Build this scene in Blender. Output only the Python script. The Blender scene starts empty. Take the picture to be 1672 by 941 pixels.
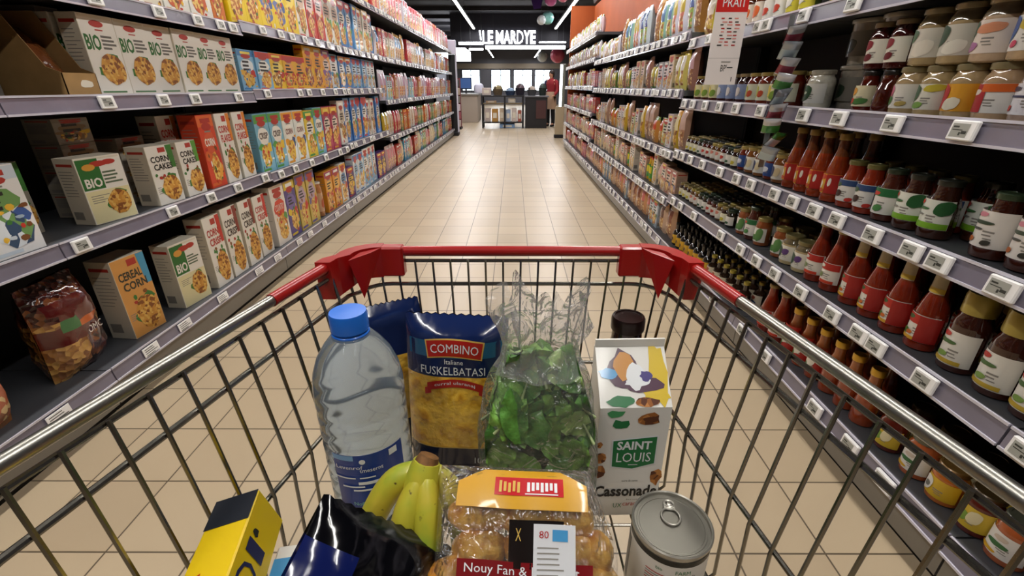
import bpy, math, random
from math import sin, cos, pi, radians, sqrt
from mathutils import Matrix, Vector
random.seed(11)
SC = bpy.context.scene
COL = SC.collection

# ------------------------------------------------------------------ camera
CAM_Z = 1.25
cam_d = bpy.data.cameras.new('camera')
cam_d.sensor_width = 36.0
cam_d.lens = 745.0 / 1672.0 * 36.0
cam_d.clip_start = 0.02
cam_d.clip_end = 200
cam = bpy.data.objects.new('camera', cam_d)
COL.objects.link(cam)
cam.location = (0, 0, CAM_Z)
cam.rotation_euler = (radians(90 - 23.8), 0, radians(0.15))
SC.camera = cam
# ------------------------------------------------------------------ world
w = bpy.data.worlds.new('world')
SC.world = w
w.use_nodes = True
w.node_tree.nodes['Background'].inputs[0].default_value = (0.75, 0.85, 1.0, 1)
w.node_tree.nodes['Background'].inputs[1].default_value = 0.10
SC.view_settings.view_transform = 'Standard'
SC.view_settings.look = 'None'
SC.view_settings.gamma = 1
SC.view_settings.use_curve_mapping = False
SC.view_settings.exposure = 0.0
SC.cycles.max_bounces = 8
SC.cycles.diffuse_bounces = 3
SC.cycles.glossy_bounces = 4
SC.cycles.transmission_bounces = 8
SC.cycles.transparent_max_bounces = 24
SC.cycles.caustics_reflective = False
SC.cycles.caustics_refractive = False
SC.cycles.sample_clamp_indirect = 4.0
SC.cycles.use_denoising = True
LAMP_W = 35.0          # watts of each ceiling light
LAMP_Z = 3.20
LAMP_X = (-1.45, 1.55)

# ------------------------------------------------------------------ materials
def lin(c):
    return tuple((x / 12.92) if x <= 0.04045 else ((x + 0.055) / 1.055) ** 2.4 for x in c)
def hexc(h):
    h = h.lstrip('#')
    return lin(tuple(int(h[i:i + 2], 16) / 255 for i in (0, 2, 4)))
MATS = {}
def pbr(name, col, rough=0.5, metal=0.0, coat=0.0, trans=0.0, ior=1.45, alpha=1.0, emit=None, estr=0.0,
        noise=0.0, nscale=8.0, bump=0.0, bscale=40.0):
    if name in MATS: return MATS[name]
    if isinstance(col, str): col = hexc(col)
    m = bpy.data.materials.new(name); m.use_nodes = True
    nt = m.node_tree; b = nt.nodes['Principled BSDF']
    b.inputs['Base Color'].default_value = (*col, 1)
    b.inputs['Roughness'].default_value = rough
    b.inputs['Metallic'].default_value = metal
    b.inputs['Coat Weight'].default_value = coat
    b.inputs['Coat Roughness'].default_value = 0.08
    b.inputs['Transmission Weight'].default_value = trans
    b.inputs['IOR'].default_value = ior
    b.inputs['Alpha'].default_value = alpha
    if emit is not None:
        if isinstance(emit, str): emit = hexc(emit)
        b.inputs['Emission Color'].default_value = (*emit, 1)
        b.inputs['Emission Strength'].default_value = estr
    if noise or bump:
        tc = nt.nodes.new('ShaderNodeTexCoord')
    if noise:
        n = nt.nodes.new('ShaderNodeTexNoise'); n.inputs['Scale'].default_value = nscale
        n.inputs['Detail'].default_value = 4
        nt.links.new(tc.outputs['Object'], n.inputs['Vector'])
        r = nt.nodes.new('ShaderNodeValToRGB')
        r.color_ramp.elements[0].position = 0.3; r.color_ramp.elements[1].position = 0.7
        lo = tuple(max(0, x * (1 - noise)) for x in col); hi = tuple(min(1, x * (1 + noise)) for x in col)
        r.color_ramp.elements[0].color = (*lo, 1); r.color_ramp.elements[1].color = (*hi, 1)
        nt.links.new(n.outputs['Fac'], r.inputs['Fac']); nt.links.new(r.outputs['Color'], b.inputs['Base Color'])
    if bump:
        n2 = nt.nodes.new('ShaderNodeTexNoise'); n2.inputs['Scale'].default_value = bscale
        nt.links.new(tc.outputs['Object'], n2.inputs['Vector'])
        bp = nt.nodes.new('ShaderNodeBump'); bp.inputs['Strength'].default_value = bump
        bp.inputs['Distance'].default_value = 0.004
        nt.links.new(n2.outputs['Fac'], bp.inputs['Height']); nt.links.new(bp.outputs['Normal'], b.inputs['Normal'])
    MATS[name] = m
    return m
def paper(h, rough=0.45):
    return pbr('paper_' + h, h, rough, coat=0.15)
def blotch(name, cols, scale=30.0, rough=0.4, coat=0.3, kind='VORONOI', bump=0.0, dist=0.003):
    """a surface patched with several colours"""
    if name in MATS: return MATS[name]
    m = bpy.data.materials.new(name); m.use_nodes = True
    nt = m.node_tree; b = nt.nodes['Principled BSDF']
    b.inputs['Roughness'].default_value = rough; b.inputs['Coat Weight'].default_value = coat
    tc = nt.nodes.new('ShaderNodeTexCoord')
    if kind == 'VORONOI':
        n = nt.nodes.new('ShaderNodeTexVoronoi'); n.inputs['Scale'].default_value = scale
        out = n.outputs['Color']
        s = nt.nodes.new('ShaderNodeSeparateColor'); nt.links.new(out, s.inputs[0]); out = s.outputs[0]; hgt = n.outputs['Distance']
    else:
        n = nt.nodes.new('ShaderNodeTexNoise'); n.inputs['Scale'].default_value = scale; n.inputs['Detail'].default_value = 5
        out = n.outputs['Fac']; hgt = out
    nt.links.new(tc.outputs['Object'], n.inputs['Vector'])
    r = nt.nodes.new('ShaderNodeValToRGB'); cr = r.color_ramp
    cols = [hexc(c) if isinstance(c, str) else c for c in cols]
    k = len(cols)
    lo, hi = (0.0, 1.0) if kind == 'VORONOI' else (0.32, 0.68)
    cr.elements[0].position = lo; cr.elements[0].color = (*cols[0], 1)
    cr.elements[1].position = hi; cr.elements[1].color = (*cols[-1], 1)
    for i in range(1, k - 1):
        e = cr.elements.new(lo + (hi - lo) * i / (k - 1)); e.color = (*cols[i], 1)
    if kind == 'VORONOI': cr.interpolation = 'CONSTANT' if k > 3 else 'LINEAR'
    nt.links.new(out, r.inputs['Fac']); nt.links.new(r.outputs['Color'], b.inputs['Base Color'])
    if bump:
        bp = nt.nodes.new('ShaderNodeBump'); bp.inputs['Strength'].default_value = bump; bp.inputs['Distance'].default_value = dist
        nt.links.new(hgt, bp.inputs['Height']); nt.links.new(bp.outputs['Normal'], b.inputs['Normal'])
    MATS[name] = m
    return m
def film(name, tint=(1, 1, 1), base=0.10, bscale=35.0, bump=0.8, rough=0.10, milky=0.04, dist=0.01):
    """thin clear plastic: see-through with crinkled shiny folds"""
    m = bpy.data.materials.new(name); m.use_nodes = True
    nt = m.node_tree; nt.nodes.clear()
    o = nt.nodes.new('ShaderNodeOutputMaterial')
    t = nt.nodes.new('ShaderNodeBsdfTransparent'); t.inputs[0].default_value = (*tint, 1)
    g = nt.nodes.new('ShaderNodeBsdfGlossy'); g.inputs['Roughness'].default_value = rough
    d = nt.nodes.new('ShaderNodeBsdfDiffuse'); d.inputs[0].default_value = (0.8, 0.8, 0.82, 1)
    mx = nt.nodes.new('ShaderNodeMixShader'); mx2 = nt.nodes.new('ShaderNodeMixShader')
    lw = nt.nodes.new('ShaderNodeLayerWeight'); lw.inputs['Blend'].default_value = 0.25
    ma = nt.nodes.new('ShaderNodeMath'); ma.operation = 'MULTIPLY_ADD'; ma.inputs[1].default_value = 0.7; ma.inputs[2].default_value = base
    tc = nt.nodes.new('ShaderNodeTexCoord')
    n = nt.nodes.new('ShaderNodeTexNoise'); n.inputs['Scale'].default_value = bscale; n.inputs['Detail'].default_value = 3
    n.inputs['Distortion'].default_value = 1.5
    nt.links.new(tc.outputs['Object'], n.inputs['Vector'])
    bp = nt.nodes.new('ShaderNodeBump'); bp.inputs['Strength'].default_value = bump; bp.inputs['Distance'].default_value = dist
    nt.links.new(n.outputs['Fac'], bp.inputs['Height'])
    nt.links.new(bp.outputs['Normal'], g.inputs['Normal']); nt.links.new(bp.outputs['Normal'], lw.inputs['Normal'])
    nt.links.new(lw.outputs['Fresnel'], ma.inputs[0]); nt.links.new(ma.outputs[0], mx.inputs[0])
    nt.links.new(t.outputs[0], mx.inputs[1]); nt.links.new(g.outputs[0], mx.inputs[2])
    mx2.inputs[0].default_value = milky
    nt.links.new(mx.outputs[0], mx2.inputs[1]); nt.links.new(d.outputs[0], mx2.inputs[2])
    nt.links.new(mx2.outputs[0], o.inputs[0])
    return m

# ------------------------------------------------------------------ mesh builder
TEXT_CACHE = {}
def text_mesh(s, bold=False):
    if s in TEXT_CACHE: return TEXT_CACHE[s]
    cu = bpy.data.curves.new('t', 'FONT'); cu.body = s; cu.resolution_u = 2
    if bold: cu.offset = 0.03
    ob = bpy.data.objects.new('t', cu)
    me = bpy.data.meshes.new_from_object(ob)
    vs = [tuple(v.co) for v in me.vertices]; fs = [tuple(p.vertices) for p in me.polygons]
    bpy.data.objects.remove(ob); bpy.data.curves.remove(cu); bpy.data.meshes.remove(me)
    x0 = min(v[0] for v in vs); x1 = max(v[0] for v in vs); y0 = min(v[1] for v in vs); y1 = max(v[1] for v in vs)
    TEXT_CACHE[s] = (vs, fs, x0, x1, y0, y1)
    return TEXT_CACHE[s]

class MB:
    def __init__(s):
        s.v = []; s.f = []; s.fm = []; s.mats = []; s.M = None
    def mi(s, mat):
        if mat not in s.mats: s.mats.append(mat)
        return s.mats.index(mat)
    def add(s, vs, fs, mat, M=None):
        n = len(s.v)
        M = M or s.M
        if M is not None: vs = [tuple(M @ Vector(p)) for p in vs]
        s.v += [tuple(p) for p in vs]
        k = s.mi(mat)
        for f in fs:
            s.f.append(tuple(i + n for i in f)); s.fm.append(k)
        return s
    def box(s, x0, x1, y0, y1, z0, z1, mat, c=0.0, M=None):
        if c <= 0:
            vs = [(x0, y0, z0), (x1, y0, z0), (x1, y1, z0), (x0, y1, z0), (x0, y0, z1), (x1, y0, z1), (x1, y1, z1), (x0, y1, z1)]
            fs = [(0, 3, 2, 1), (4, 5, 6, 7), (0, 1, 5, 4), (1, 2, 6, 5), (2, 3, 7, 6), (3, 0, 4, 7)]
            return s.add(vs, fs, mat, M)
        def ring(d, z):
            return [(x0 + d, y0, z), (x1 - d, y0, z), (x1, y0 + d, z), (x1, y1 - d, z), (x1 - d, y1, z), (x0 + d, y1, z), (x0, y1 - d, z), (x0, y0 + d, z)]
        def inner(z):
            X0, X1, Y0, Y1 = x0 + c, x1 - c, y0 + c, y1 - c
            return [(X0, Y0, z), (X1, Y0, z), (X1, Y0, z), (X1, Y1, z), (X1, Y1, z), (X0, Y1, z), (X0, Y1, z), (X0, Y0, z)]
        a = [(x0 + c, y0 + c, z0), (x1 - c, y0 + c, z0), (x1 - c, y1 - c, z0), (x0 + c, y1 - c, z0)]
        b = ring(c, z0 + c); d = ring(c, z1 - c)
        e = [(x0 + c, y0 + c, z1), (x1 - c, y0 + c, z1), (x1 - c, y1 - c, z1), (x0 + c, y1 - c, z1)]
        vs = a + b + d + e
        fs = [(0, 3, 2, 1), (20, 21, 22, 23)]
        for i in range(8): fs.append((4 + i, 4 + (i + 1) % 8, 12 + (i + 1) % 8, 12 + i))
        for i in range(4):
            j = (i + 1) % 4
            fs.append((i, j, 4 + 2 * i + 1, 4 + 2 * i)); fs.append((20 + j, 20 + i, 12 + 2 * i, 12 + 2 * i + 1))
            fs.append((j, 4 + (2 * i + 2) % 8, 4 + 2 * i + 1)); fs.append((20 + j, 12 + 2 * i + 1, 12 + (2 * i + 2) % 8))
        return s.add(vs, fs, mat, M)
    def lathe(s, prof, mat, n=20, cx=0, cy=0, cz=0, M=None, sx=1, sy=1, a0=0.0, a1=2 * pi, wob=None, cap=True):
        full = abs(a1 - a0 - 2 * pi) < 1e-6
        cols = n if full else n + 1
        vs = []
        for (r, z) in prof:
            for i in range(cols):
                a = a0 + (a1 - a0) * i / n
                rr = r if wob is None else r * wob(a, z)
                vs.append((cx + rr * sx * cos(a), cy + rr * sy * sin(a), cz + z))
        fs = []
        for k in range(len(prof) - 1):
            for i in range(n):
                j = (i + 1) % cols if full else i + 1
                fs.append((k * cols + i, k * cols + j, (k + 1) * cols + j, (k + 1) * cols + i))
        if full and cap:
            if prof[0][0] > 1e-6: fs.append(tuple(reversed(range(cols))))
            if prof[-1][0] > 1e-6: fs.append(tuple((len(prof) - 1) * cols + i for i in range(cols)))
        return s.add(vs, fs, mat, M)
    def tube(s, pts, r, mat, n=8, closed=False, cap=True):
        P = [Vector(p) for p in pts]; m = len(P)
        R = r if isinstance(r, (list, tuple)) else [r] * m
        T = []
        for i in range(m):
            a = P[(i - 1) % m] if (i > 0 or closed) else P[i]
            b = P[(i + 1) % m] if (i < m - 1 or closed) else P[i]
            T.append((b - a).normalized())
        up = Vector((0, 0, 1)) if abs(T[0].z) < 0.9 else Vector((0, 1, 0))
        N = (up - T[0] * up.dot(T[0])).normalized()
        vs = []
        for i in range(m):
            N = (N - T[i] * N.dot(T[i])).normalized(); B = T[i].cross(N)
            for k in range(n):
                a = 2 * pi * k / n
                vs.append(tuple(P[i] + (N * cos(a) + B * sin(a)) * R[i]))
        fs = []
        for i in range(m if closed else m - 1):
            for k in range(n):
                a = i * n + k; b = i * n + (k + 1) % n; i2 = (i + 1) % m
                fs.append((a, b, i2 * n + (k + 1) % n, i2 * n + k))
        if cap and not closed:
            fs.append(tuple(reversed(range(n)))); fs.append(tuple((m - 1) * n + k for k in range(n)))
        return s.add(vs, fs, mat)
    def poly(s, pts, mat, M=None):
        return s.add(pts, [tuple(range(len(pts)))], mat, M)
    # flat prints on a face y = const (seen from -y)
    def rect(s, x0, x1, z0, z1, y, mat, M=None):
        return s.poly([(x0, y, z0), (x1, y, z0), (x1, y, z1), (x0, y, z1)], mat, M)
    def disc(s, cx, cz, rx, rz, y, mat, n=16, M=None, wob=0.0, a0=0, a1=2 * pi):
        rnd = [1 + wob * random.uniform(-1, 1) for _ in range(n)]
        return s.poly([(cx + rx * rnd[i] * cos(a0 + (a1 - a0) * i / n), y, cz + rz * rnd[i] * sin(a0 + (a1 - a0) * i / n)) for i in range(n)], mat, M)
    def text(s, t, cx, cz, w, h, y, mat, M=None, bold=False, arc=0.0, keep=False):
        vs, fs, x0, x1, y0, y1 = text_mesh(t, bold)
        kx = w / (x1 - x0); kz = h / (y1 - y0)
        if keep: kx = kz = min(kx, kz)
        out = []
        for (x, z, _) in vs:
            X = (x - (x0 + x1) / 2) * kx; Z = (z - (y0 + y1) / 2) * kz
            if arc: Z -= arc * (2 * X / w) ** 2 * h
            out.append((cx + X, y, cz + Z))
        return s.add(out, fs, mat, M)
    def mesh(s, name, smooth=True, ang=35):
        me = bpy.data.meshes.new(name)
        me.from_pydata(s.v, [], s.f); me.update()
        for m in s.mats: me.materials.append(m)
        me.polygons.foreach_set('material_index', s.fm)
        if smooth:
            me.polygons.foreach_set('use_smooth', [True] * len(s.f))
            me.set_sharp_from_angle(angle=radians(ang))
        return me
    def build(s, name, parent=None, loc=(0, 0, 0), rz=0.0, smooth=True, ang=35):
        return link(name, s.mesh(name, smooth, ang), parent, loc, rz)

def link(name, data, parent=None, loc=(0, 0, 0), rz=0.0, rot=None):
    o = bpy.data.objects.new(name, data); COL.objects.link(o)
    o.location = loc; o.rotation_euler = rot if rot else (0, 0, rz)
    if parent: o.parent = parent
    return o
def tag(o, label=None, cat=None, group=None, kind=None):
    if label:
        n = len(label.replace('-', ' ').split())
        assert 4 <= len(label.split()) <= 16, (len(label.split()), label)
        o['label'] = label
    if cat: o['category'] = cat
    if group: o['group'] = group
    if kind: o['kind'] = kind
    return o
def thing(name, label, cat, loc=(0, 0, 0), rz=0.0, group=None, rot=None):
    return tag(link(name, None, None, loc, rz, rot), label, cat, group)
def place(proto, loc, rz, label, cat, group=None, rot=None, parts=True):
    """proto = (name, mesh, [(part name, mesh, offset), ...]); copies share mesh data"""
    name, me, kids = proto
    o = link(name, me, None, loc, rz, rot)
    if parts:
        for (n, m, off) in kids: link(n, m, o, off)
    return tag(o, label, cat, group)

ORD = ['nearest', 'second nearest', 'third nearest', 'fourth nearest', 'fifth nearest', 'sixth nearest', 'seventh nearest',
       'eighth nearest', 'ninth nearest', 'tenth nearest', 'eleventh nearest', 'twelfth nearest']

# ------------------------------------------------------------------ the setting
def floor_material():
    m = bpy.data.materials.new('floor_tiles'); m.use_nodes = True
    nt = m.node_tree; b = nt.nodes['Principled BSDF']; L = nt.links
    tc = nt.nodes.new('ShaderNodeTexCoord')
    mp = nt.nodes.new('ShaderNodeMapping'); T = 0.2637
    mp.inputs['Location'].default_value = (-0.123 / T, -0.118 / T, 0)
    mp.inputs['Scale'].default_value = (1 / T, 1 / T, 1)
    L.new(tc.outputs['Object'], mp.inputs['Vector'])
    br = nt.nodes.new('ShaderNodeTexBrick')
    br.offset = 0.0; br.squash = 1.0
    br.inputs['Scale'].default_value = 1.0; br.inputs['Brick Width'].default_value = 1.0; br.inputs['Row Height'].default_value = 1.0
    br.inputs['Mortar Size'].default_value = 0.011; br.inputs['Mortar Smooth'].default_value = 0.15
    br.inputs['Color1'].default_value = (*hexc('#bda98c'), 1); br.inputs['Color2'].default_value = (*hexc('#b39f83'), 1)
    br.inputs['Mortar'].default_value = (*hexc('#5e5140'), 1)
    L.new(mp.outputs[0], br.inputs['Vector'])
    n = nt.nodes.new('ShaderNodeTexNoise'); n.inputs['Scale'].default_value = 2.2; n.inputs['Detail'].default_value = 6
    L.new(tc.outputs['Object'], n.inputs['Vector'])
    r = nt.nodes.new('ShaderNodeMapRange'); r.inputs[3].default_value = 0.90; r.inputs[4].default_value = 1.06
    L.new(n.outputs['Fac'], r.inputs[0])
    mx = nt.nodes.new('ShaderNodeMix'); mx.data_type = 'RGBA'; mx.blend_type = 'MULTIPLY'; mx.inputs[0].default_value = 1
    L.new(br.outputs['Color'], mx.inputs[6]); L.new(r.outputs[0], mx.inputs[7]); L.new(mx.outputs[2], b.inputs['Base Color'])
    r2 = nt.nodes.new('ShaderNodeMapRange'); r2.inputs[3].default_value = 0.30; r2.inputs[4].default_value = 0.42
    L.new(n.outputs['Fac'], r2.inputs[0]); L.new(r2.outputs[0], b.inputs['Roughness'])
    bp = nt.nodes.new('ShaderNodeBump'); bp.inputs['Strength'].default_value = 0.3; bp.inputs['Distance'].default_value = 0.002; bp.invert = True
    L.new(br.outputs['Fac'], bp.inputs['Height']); L.new(bp.outputs['Normal'], b.inputs['Normal'])
    return m
def struct(o): o['kind'] = 'structure'; return o
XW, YW0, YW1, HC = 6.0, -3.0, 38.0, 3.75
struct(MB().box(-XW, XW, YW0, YW1, -0.1, 0, floor_material()).build('floor', smooth=False))
m_ceil = pbr('ceiling_black', '#26252a', 0.8, noise=0.3, nscale=3)
m_wall = pbr('wall_dark', '#3a3a3f', 0.8)
m_wall2 = pbr('wall_far', '#5a5a60', 0.7)
cb = MB().box(-XW, XW, YW0, YW1, HC, HC + 0.1, m_ceil)
struct(cb.build('ceiling', smooth=False))
mb = MB()
for i in range(20):                                     # ribs of the dark ceiling deck
    y = YW0 + 1 + 2 * i
    mb.box(-XW, XW, y, y + 0.12, HC - 0.12, HC - 0.001, m_ceil)
struct(mb.build('trim_1', smooth=False))
struct(MB().box(-XW - .1, -XW, YW0, YW1, 0, HC, m_wall).build('wall_left', smooth=False))
struct(MB().box(XW, XW + .1, YW0, YW1, 0, HC, m_wall).build('wall_right', smooth=False))
struct(MB().box(-XW, XW, YW0 - .1, YW0, 0, HC, m_wall).build('wall_back', smooth=False))
# far wall with shop windows onto daylight
wy = YW1
mb = MB()
wins = [(-1.7, -0.2), (0.0, 1.45), (1.6, 3.0), (-3.9, -2.5)]
zs0, zs1 = 0.95, 2.45
mb.box(-XW, XW, wy, wy + .1, 0, zs0, m_wall2).box(-XW, XW, wy, wy + .1, zs1, HC, m_wall2)
xs = sorted(wins); cur = -XW
for a, b_ in xs:
    mb.box(cur, a, wy, wy + .1, zs0, zs1, m_wall2); cur = b_
mb.box(cur, XW, wy, wy + .1, zs0, zs1, m_wall2)
mb.box(-XW, XW, wy - .06, wy - .001, 2.5, 2.85, pbr('tan_band', '#8a8070', .6))
struct(mb.build('wall_front', smooth=False))
m_day = pbr('daylight_outside', '#dfeeff', 0.9, emit=(0.80, 0.92, 1.0), estr=3.2)
m_frame = pbr('window_frame_dark', '#2a2c30', 0.4)
m_pane = pbr('window_pane', '#ffffff', 0.02, trans=1.0, ior=1.1)
for i, (a, b_) in enumerate(wins):
    o = struct(link('window_%d' % (i + 1), None, None, ((a + b_) / 2, wy, zs0)))
    h = (b_ - a) / 2
    H = zs1 - zs0
    f = MB().box(-h, -h + .05, -.03, .05, 0, H, m_frame).box(h - .05, h, -.03, .05, 0, H, m_frame)
    f.box(-h, h, -.03, .05, 0, .05, m_frame).box(-h, h, -.03, .05, H - .05, H, m_frame).box(-.02, .02, -.03, .05, 0, H, m_frame)
    f.box(-h, h, -.03, .05, H * .72, H * .72 + .04, m_frame)
    f.build('window_frame', o, smooth=False)
    MB().box(-h + .05, h - .05, .02, .026, .05, H - .05, m_pane).build('window_glass', o, smooth=False)
# bright street behind the windows: a glowing panel added to stand in for daylight
sg = MB().box(-XW, XW, YW1 + 1.5, YW1 + 1.6, 0, 4.2, m_day).build('street_backdrop', smooth=False)
sg['kind'] = 'structure'

# ------------------------------------------------------------------ ceiling lights
m_tube = pbr('light_diffuser', '#ffffff', 0.5, emit=(1.0, 0.98, 0.93), estr=14.0)
m_house = pbr('light_housing', '#3a3a3c', 0.5)
def ceiling_light(x, y, ln, label, group=None, z=LAMP_Z, w=None, wd=0.075, cool=False):
    t = thing('ceiling_light', label, 'light', (x, y, z), 0, group)
    MB().box(-wd / 2 - .01, wd / 2 + .01, -ln / 2, ln / 2, 0.012, 0.07, m_house, .006).build('light_housing', t, smooth=False)
    MB().box(-wd / 2, wd / 2, -ln / 2 + .01, ln / 2 - .01, -0.008, 0.012, m_tube, .004).build('light_diffuser', t, smooth=False)
    c = MB()
    for yy in (-ln * .4, ln * .4): c.tube([(0, yy, .07), (0, yy, HC - z)], .004, m_house, 6)
    c.build('hanging_rod', t)
    ld = bpy.data.lights.new('lamp', 'AREA'); ld.shape = 'RECTANGLE'; ld.size = wd * 1.3; ld.size_y = ln
    ld.energy = LAMP_W * ln / 3.2 if w is None else w; ld.color = (0.97, 0.96, 1.0) if cool else (1.0, 0.965, 0.915)
    lo = link('lamp_light', ld, t, (0, 0, -0.02))
    return t
for k, (ya, yb) in enumerate([(-1.9, 1.3), (1.5, 4.7), (4.9, 8.1), (8.3, 11.5), (12.75, 15.95), (16.0, 19.2), (25.0, 31.0), (31.2, 37.2)]):
    for sx, side in ((0, 'left'), (1, 'right')):
        where = ['over the near aisle behind the trolley', 'over the trolley', 'over the middle of the aisle', 'over the far shelves',
                 'coming in at the top edge of the picture', 'running up to the shop sign', 'beyond the shop sign', 'nearest the far windows'][k]
        ceiling_light(LAMP_X[sx] if k > 3 else (-1.25, 0.80)[sx], (ya + yb) / 2, yb - ya, 'white linear %s ceiling light %s' % (side, where), 'linear lights above the aisle', w=(LAMP_W if k < 3 else LAMP_W * 1.5) * (yb - ya) / 3.2, cool=k > 2)
# ------------------------------------------------------------------ shelving
m_shelf = pbr('shelf_steel', '#55575c', 0.45, metal=0.3)
m_back = pbr('shelf_back', '#2b2a2c', 0.6)
m_rail = pbr('rail_plastic', '#726d7b', 0.25, coat=0.5, noise=0.12, nscale=6)
m_railhi = pbr('rail_clear_edge', '#c9c6d2', 0.12, coat=0.8)
m_kick = pbr('kick_steel', '#807d78', 0.35, metal=0.5)
m_black = pbr('black_gap', '#0c0c0c', 0.8)
m_tagw = pbr('tag_white', '#e8e6e4', 0.4)
m_lcd = pbr('tag_screen', '#9a9a92', 0.3)
m_ink = pbr('tag_ink', '#33342f', 0.5)
def tag_mesh(double=False):
    b = MB(); w = 0.036; h = 0.024
    b.box(-w, w, -0.012, 0, -h, h, m_tagw, .003)
    b.rect(-w + .008, w - .017, -h + .008, h - .008, -.0124, m_lcd)
    b.rect(.002, .016, -.008, -.001, -.0127, m_ink); b.rect(-.024, -.008, .006, .010, -.0127, m_ink)
    b.rect(-.024, .004, .000, .002, -.0127, m_ink); b.rect(-.004, .001, -.012, -.004, -.0127, m_ink)
    return b.mesh('price_tag')
TAG = tag_mesh()
def paper_tag_mesh():
    b = MB(); w = 0.045; h = 0.020
    b.box(-w, w, -0.003, 0, -h, h, m_tagw, .001)
    for i in range(4): b.rect(-w * .8, w * random.uniform(-.1, .8), h * .5 - i * .009, h * .5 - i * .009 + .003, -.0034, m_ink)
    return b.mesh('price_tag')
PTAG = paper_tag_mesh()
# side: -1 left, +1 right.  local frame of a unit: x along the rail, -y towards the aisle
def shelf_unit(side, y0, y1, zs, tags, xf, label, top=2.25, depth=0.5, colour=None, near=True, tagdens=0.0, backmat=None):
    L = y1 - y0 - 0.006
    rz = pi / 2 if side < 0 else -pi / 2
    yc = (y0 + y1) / 2
    t = thing('shelf_unit', label, 'shelving', (xf, yc, 0), rz, 'shelf units along the %s side of the aisle' % ('left' if side < 0 else 'right'))
    h = L / 2
    bm = backmat or m_back
    b = MB().box(-h, h, depth + .01, depth + .05, 0.0, top, bm)
    b.build('back_panel', t, smooth=False)
    for s in (-1, 1):
        MB().box(s * h - .02 if s > 0 else -h, h if s > 0 else -h + .02, depth - .05, depth + .009, 0.0, top, m_back).build('upright', t, smooth=False)
    k = MB().box(-h, h, 0.014, .03, 0.035, zs[0] - .032, m_kick).box(-h, h, .04, depth, 0.0, zs[0] - .04, m_black)
    k.build('kick_plate', t, smooth=False)
    for i, z in enumerate(zs):
        d = depth
        s = MB().box(-h, h, 0.004, d, z - .016, z + .018, m_shelf)
        so = s.build('shelf', t, smooth=False)
        r = MB()
        r.add([(-h, -.012, z - .030), (h, -.012, z - .030), (h, -.004, z + .024), (-h, -.004, z + .024),
               (-h, .003, z - .030), (h, .003, z - .030), (h, .003, z + .026), (-h, .003, z + .026)],
              [(0, 1, 2, 3), (5, 4, 7, 6), (3, 2, 6, 7), (1, 0, 4, 5), (0, 3, 7, 4), (2, 1, 5, 6)], m_rail)
        r.box(-h, h, -.016, -.011, z - .034, z - .027, m_railhi).box(-h, h, -.008, -.003, z + .022, z + .029, m_railhi)
        r.build('price_rail', so, smooth=False)
        ys = list(tags.get(i, []))
        if tagdens:
            yy = y0 + .08
            while yy < y1 - .05:
                ys.append(yy); yy += random.uniform(.6, 1.6) / tagdens
        for ty in ys:
            if not (y0 + .03 < ty < y1 - .03): continue
            lx = (ty - yc) if side < 0 else -(ty - yc)
            pt = PTAG if (side < 0 and i == 0) or (not near and random.random() < .3) else TAG
            link('price_tag', pt, so, (lx, -.013, z - .002), rot=(radians(-8), 0, 0))
    return t
XL, XR = -1.63, 1.13
ZL1 = [.18, .71, 1.195, 1.563, 2.03]
ZL2 = [.18, .695, 1.21, 1.585, 2.08]
ZL3 = [.18, .71, 1.21, 1.575, 2.08]
ZL4 = [.18, .62, 1.07, 1.57, 2.08]
YL = [0.0, 1.55, 3.1, 4.66, 6.3, 8.06, 9.82, 11.58, 13.34]
LT = {0: [.42, .72, .95, 1.30, 1.75, 1.98, 2.3, 2.7, 2.95, 3.3, 3.5, 3.8, 4.1, 4.4, 4.6], 1: [1.62, 2.12, 2.42, 2.68, 3.0, 3.22, 3.45, 3.75, 4.05, 4.4, 4.6],
      2: [1.58, 1.95, 2.27, 2.5, 2.9, 3.25, 3.75, 3.92, 4.2, 4.5], 3: [2.05, 2.4, 2.68, 2.88, 3.0, 3.35, 3.6, 3.78, 4.0, 4.25, 4.5]}
shelf_unit(-1, YL[0], YL[1], ZL1, LT, XL, 'near left shelving unit cut by the left edge, dark steel with grey rails')
shelf_unit(-1, YL[1], YL[2], ZL1, LT, XL, 'left shelving unit of white cereal boxes, first whole unit on the left')
shelf_unit(-1, YL[2], YL[3], ZL2, LT, XL, 'left shelving unit of yellow and blue cereal boxes, beyond the white cereal boxes')
shelf_unit(-1, YL[3], YL[4], ZL3, {}, XL, 'left shelving unit of pale blue and white packs, halfway down', tagdens=5, near=False)
for i, nm in enumerate(['first', 'second', 'third', 'last']):
    shelf_unit(-1, YL[4 + i], YL[5 + i], ZL4, {}, XL, '%s of the four far left shelving units with closer shelves and pink packs on top' % nm, tagdens=6, near=False)
ZR1 = [.167, .523, .832, 1.152, 1.50, 1.93]
ZR3 = [.167, .48, .806, 1.21, 1.55]
ZR4 = [.167, .525, .882, 1.235, 1.60, 1.915]
YR = [-.42, .82, 2.06, 3.30, 4.54, 5.78, 7.02, 8.26, 9.5, 10.74]
RT = {0: [1.02, 1.17, 1.36, 1.72, 1.95, 2.3, 2.6, 2.8, 3.0], 1: [.76, 1.03, 1.21, 1.285, 1.42, 1.61, 1.80, 1.96, 2.12, 2.35, 2.75, 3.0, 3.15], 2: [.95, 1.12, 1.21, 1.36, 1.53, 1.66, 1.80, 1.94, 2.15, 2.30, 2.5, 2.75, 2.95, 3.1, 3.22],
      3: [1.19, 1.42, 1.66, 1.87, 2.2, 2.45, 2.65, 2.85, 3.05, 3.2], 4: [1.30, 1.74, 2.02, 2.3, 2.38, 2.62, 2.95, 3.2]}
m_orange = pbr('orange_panel', '#a8521f', 0.6, noise=0.12, nscale=2)
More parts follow.
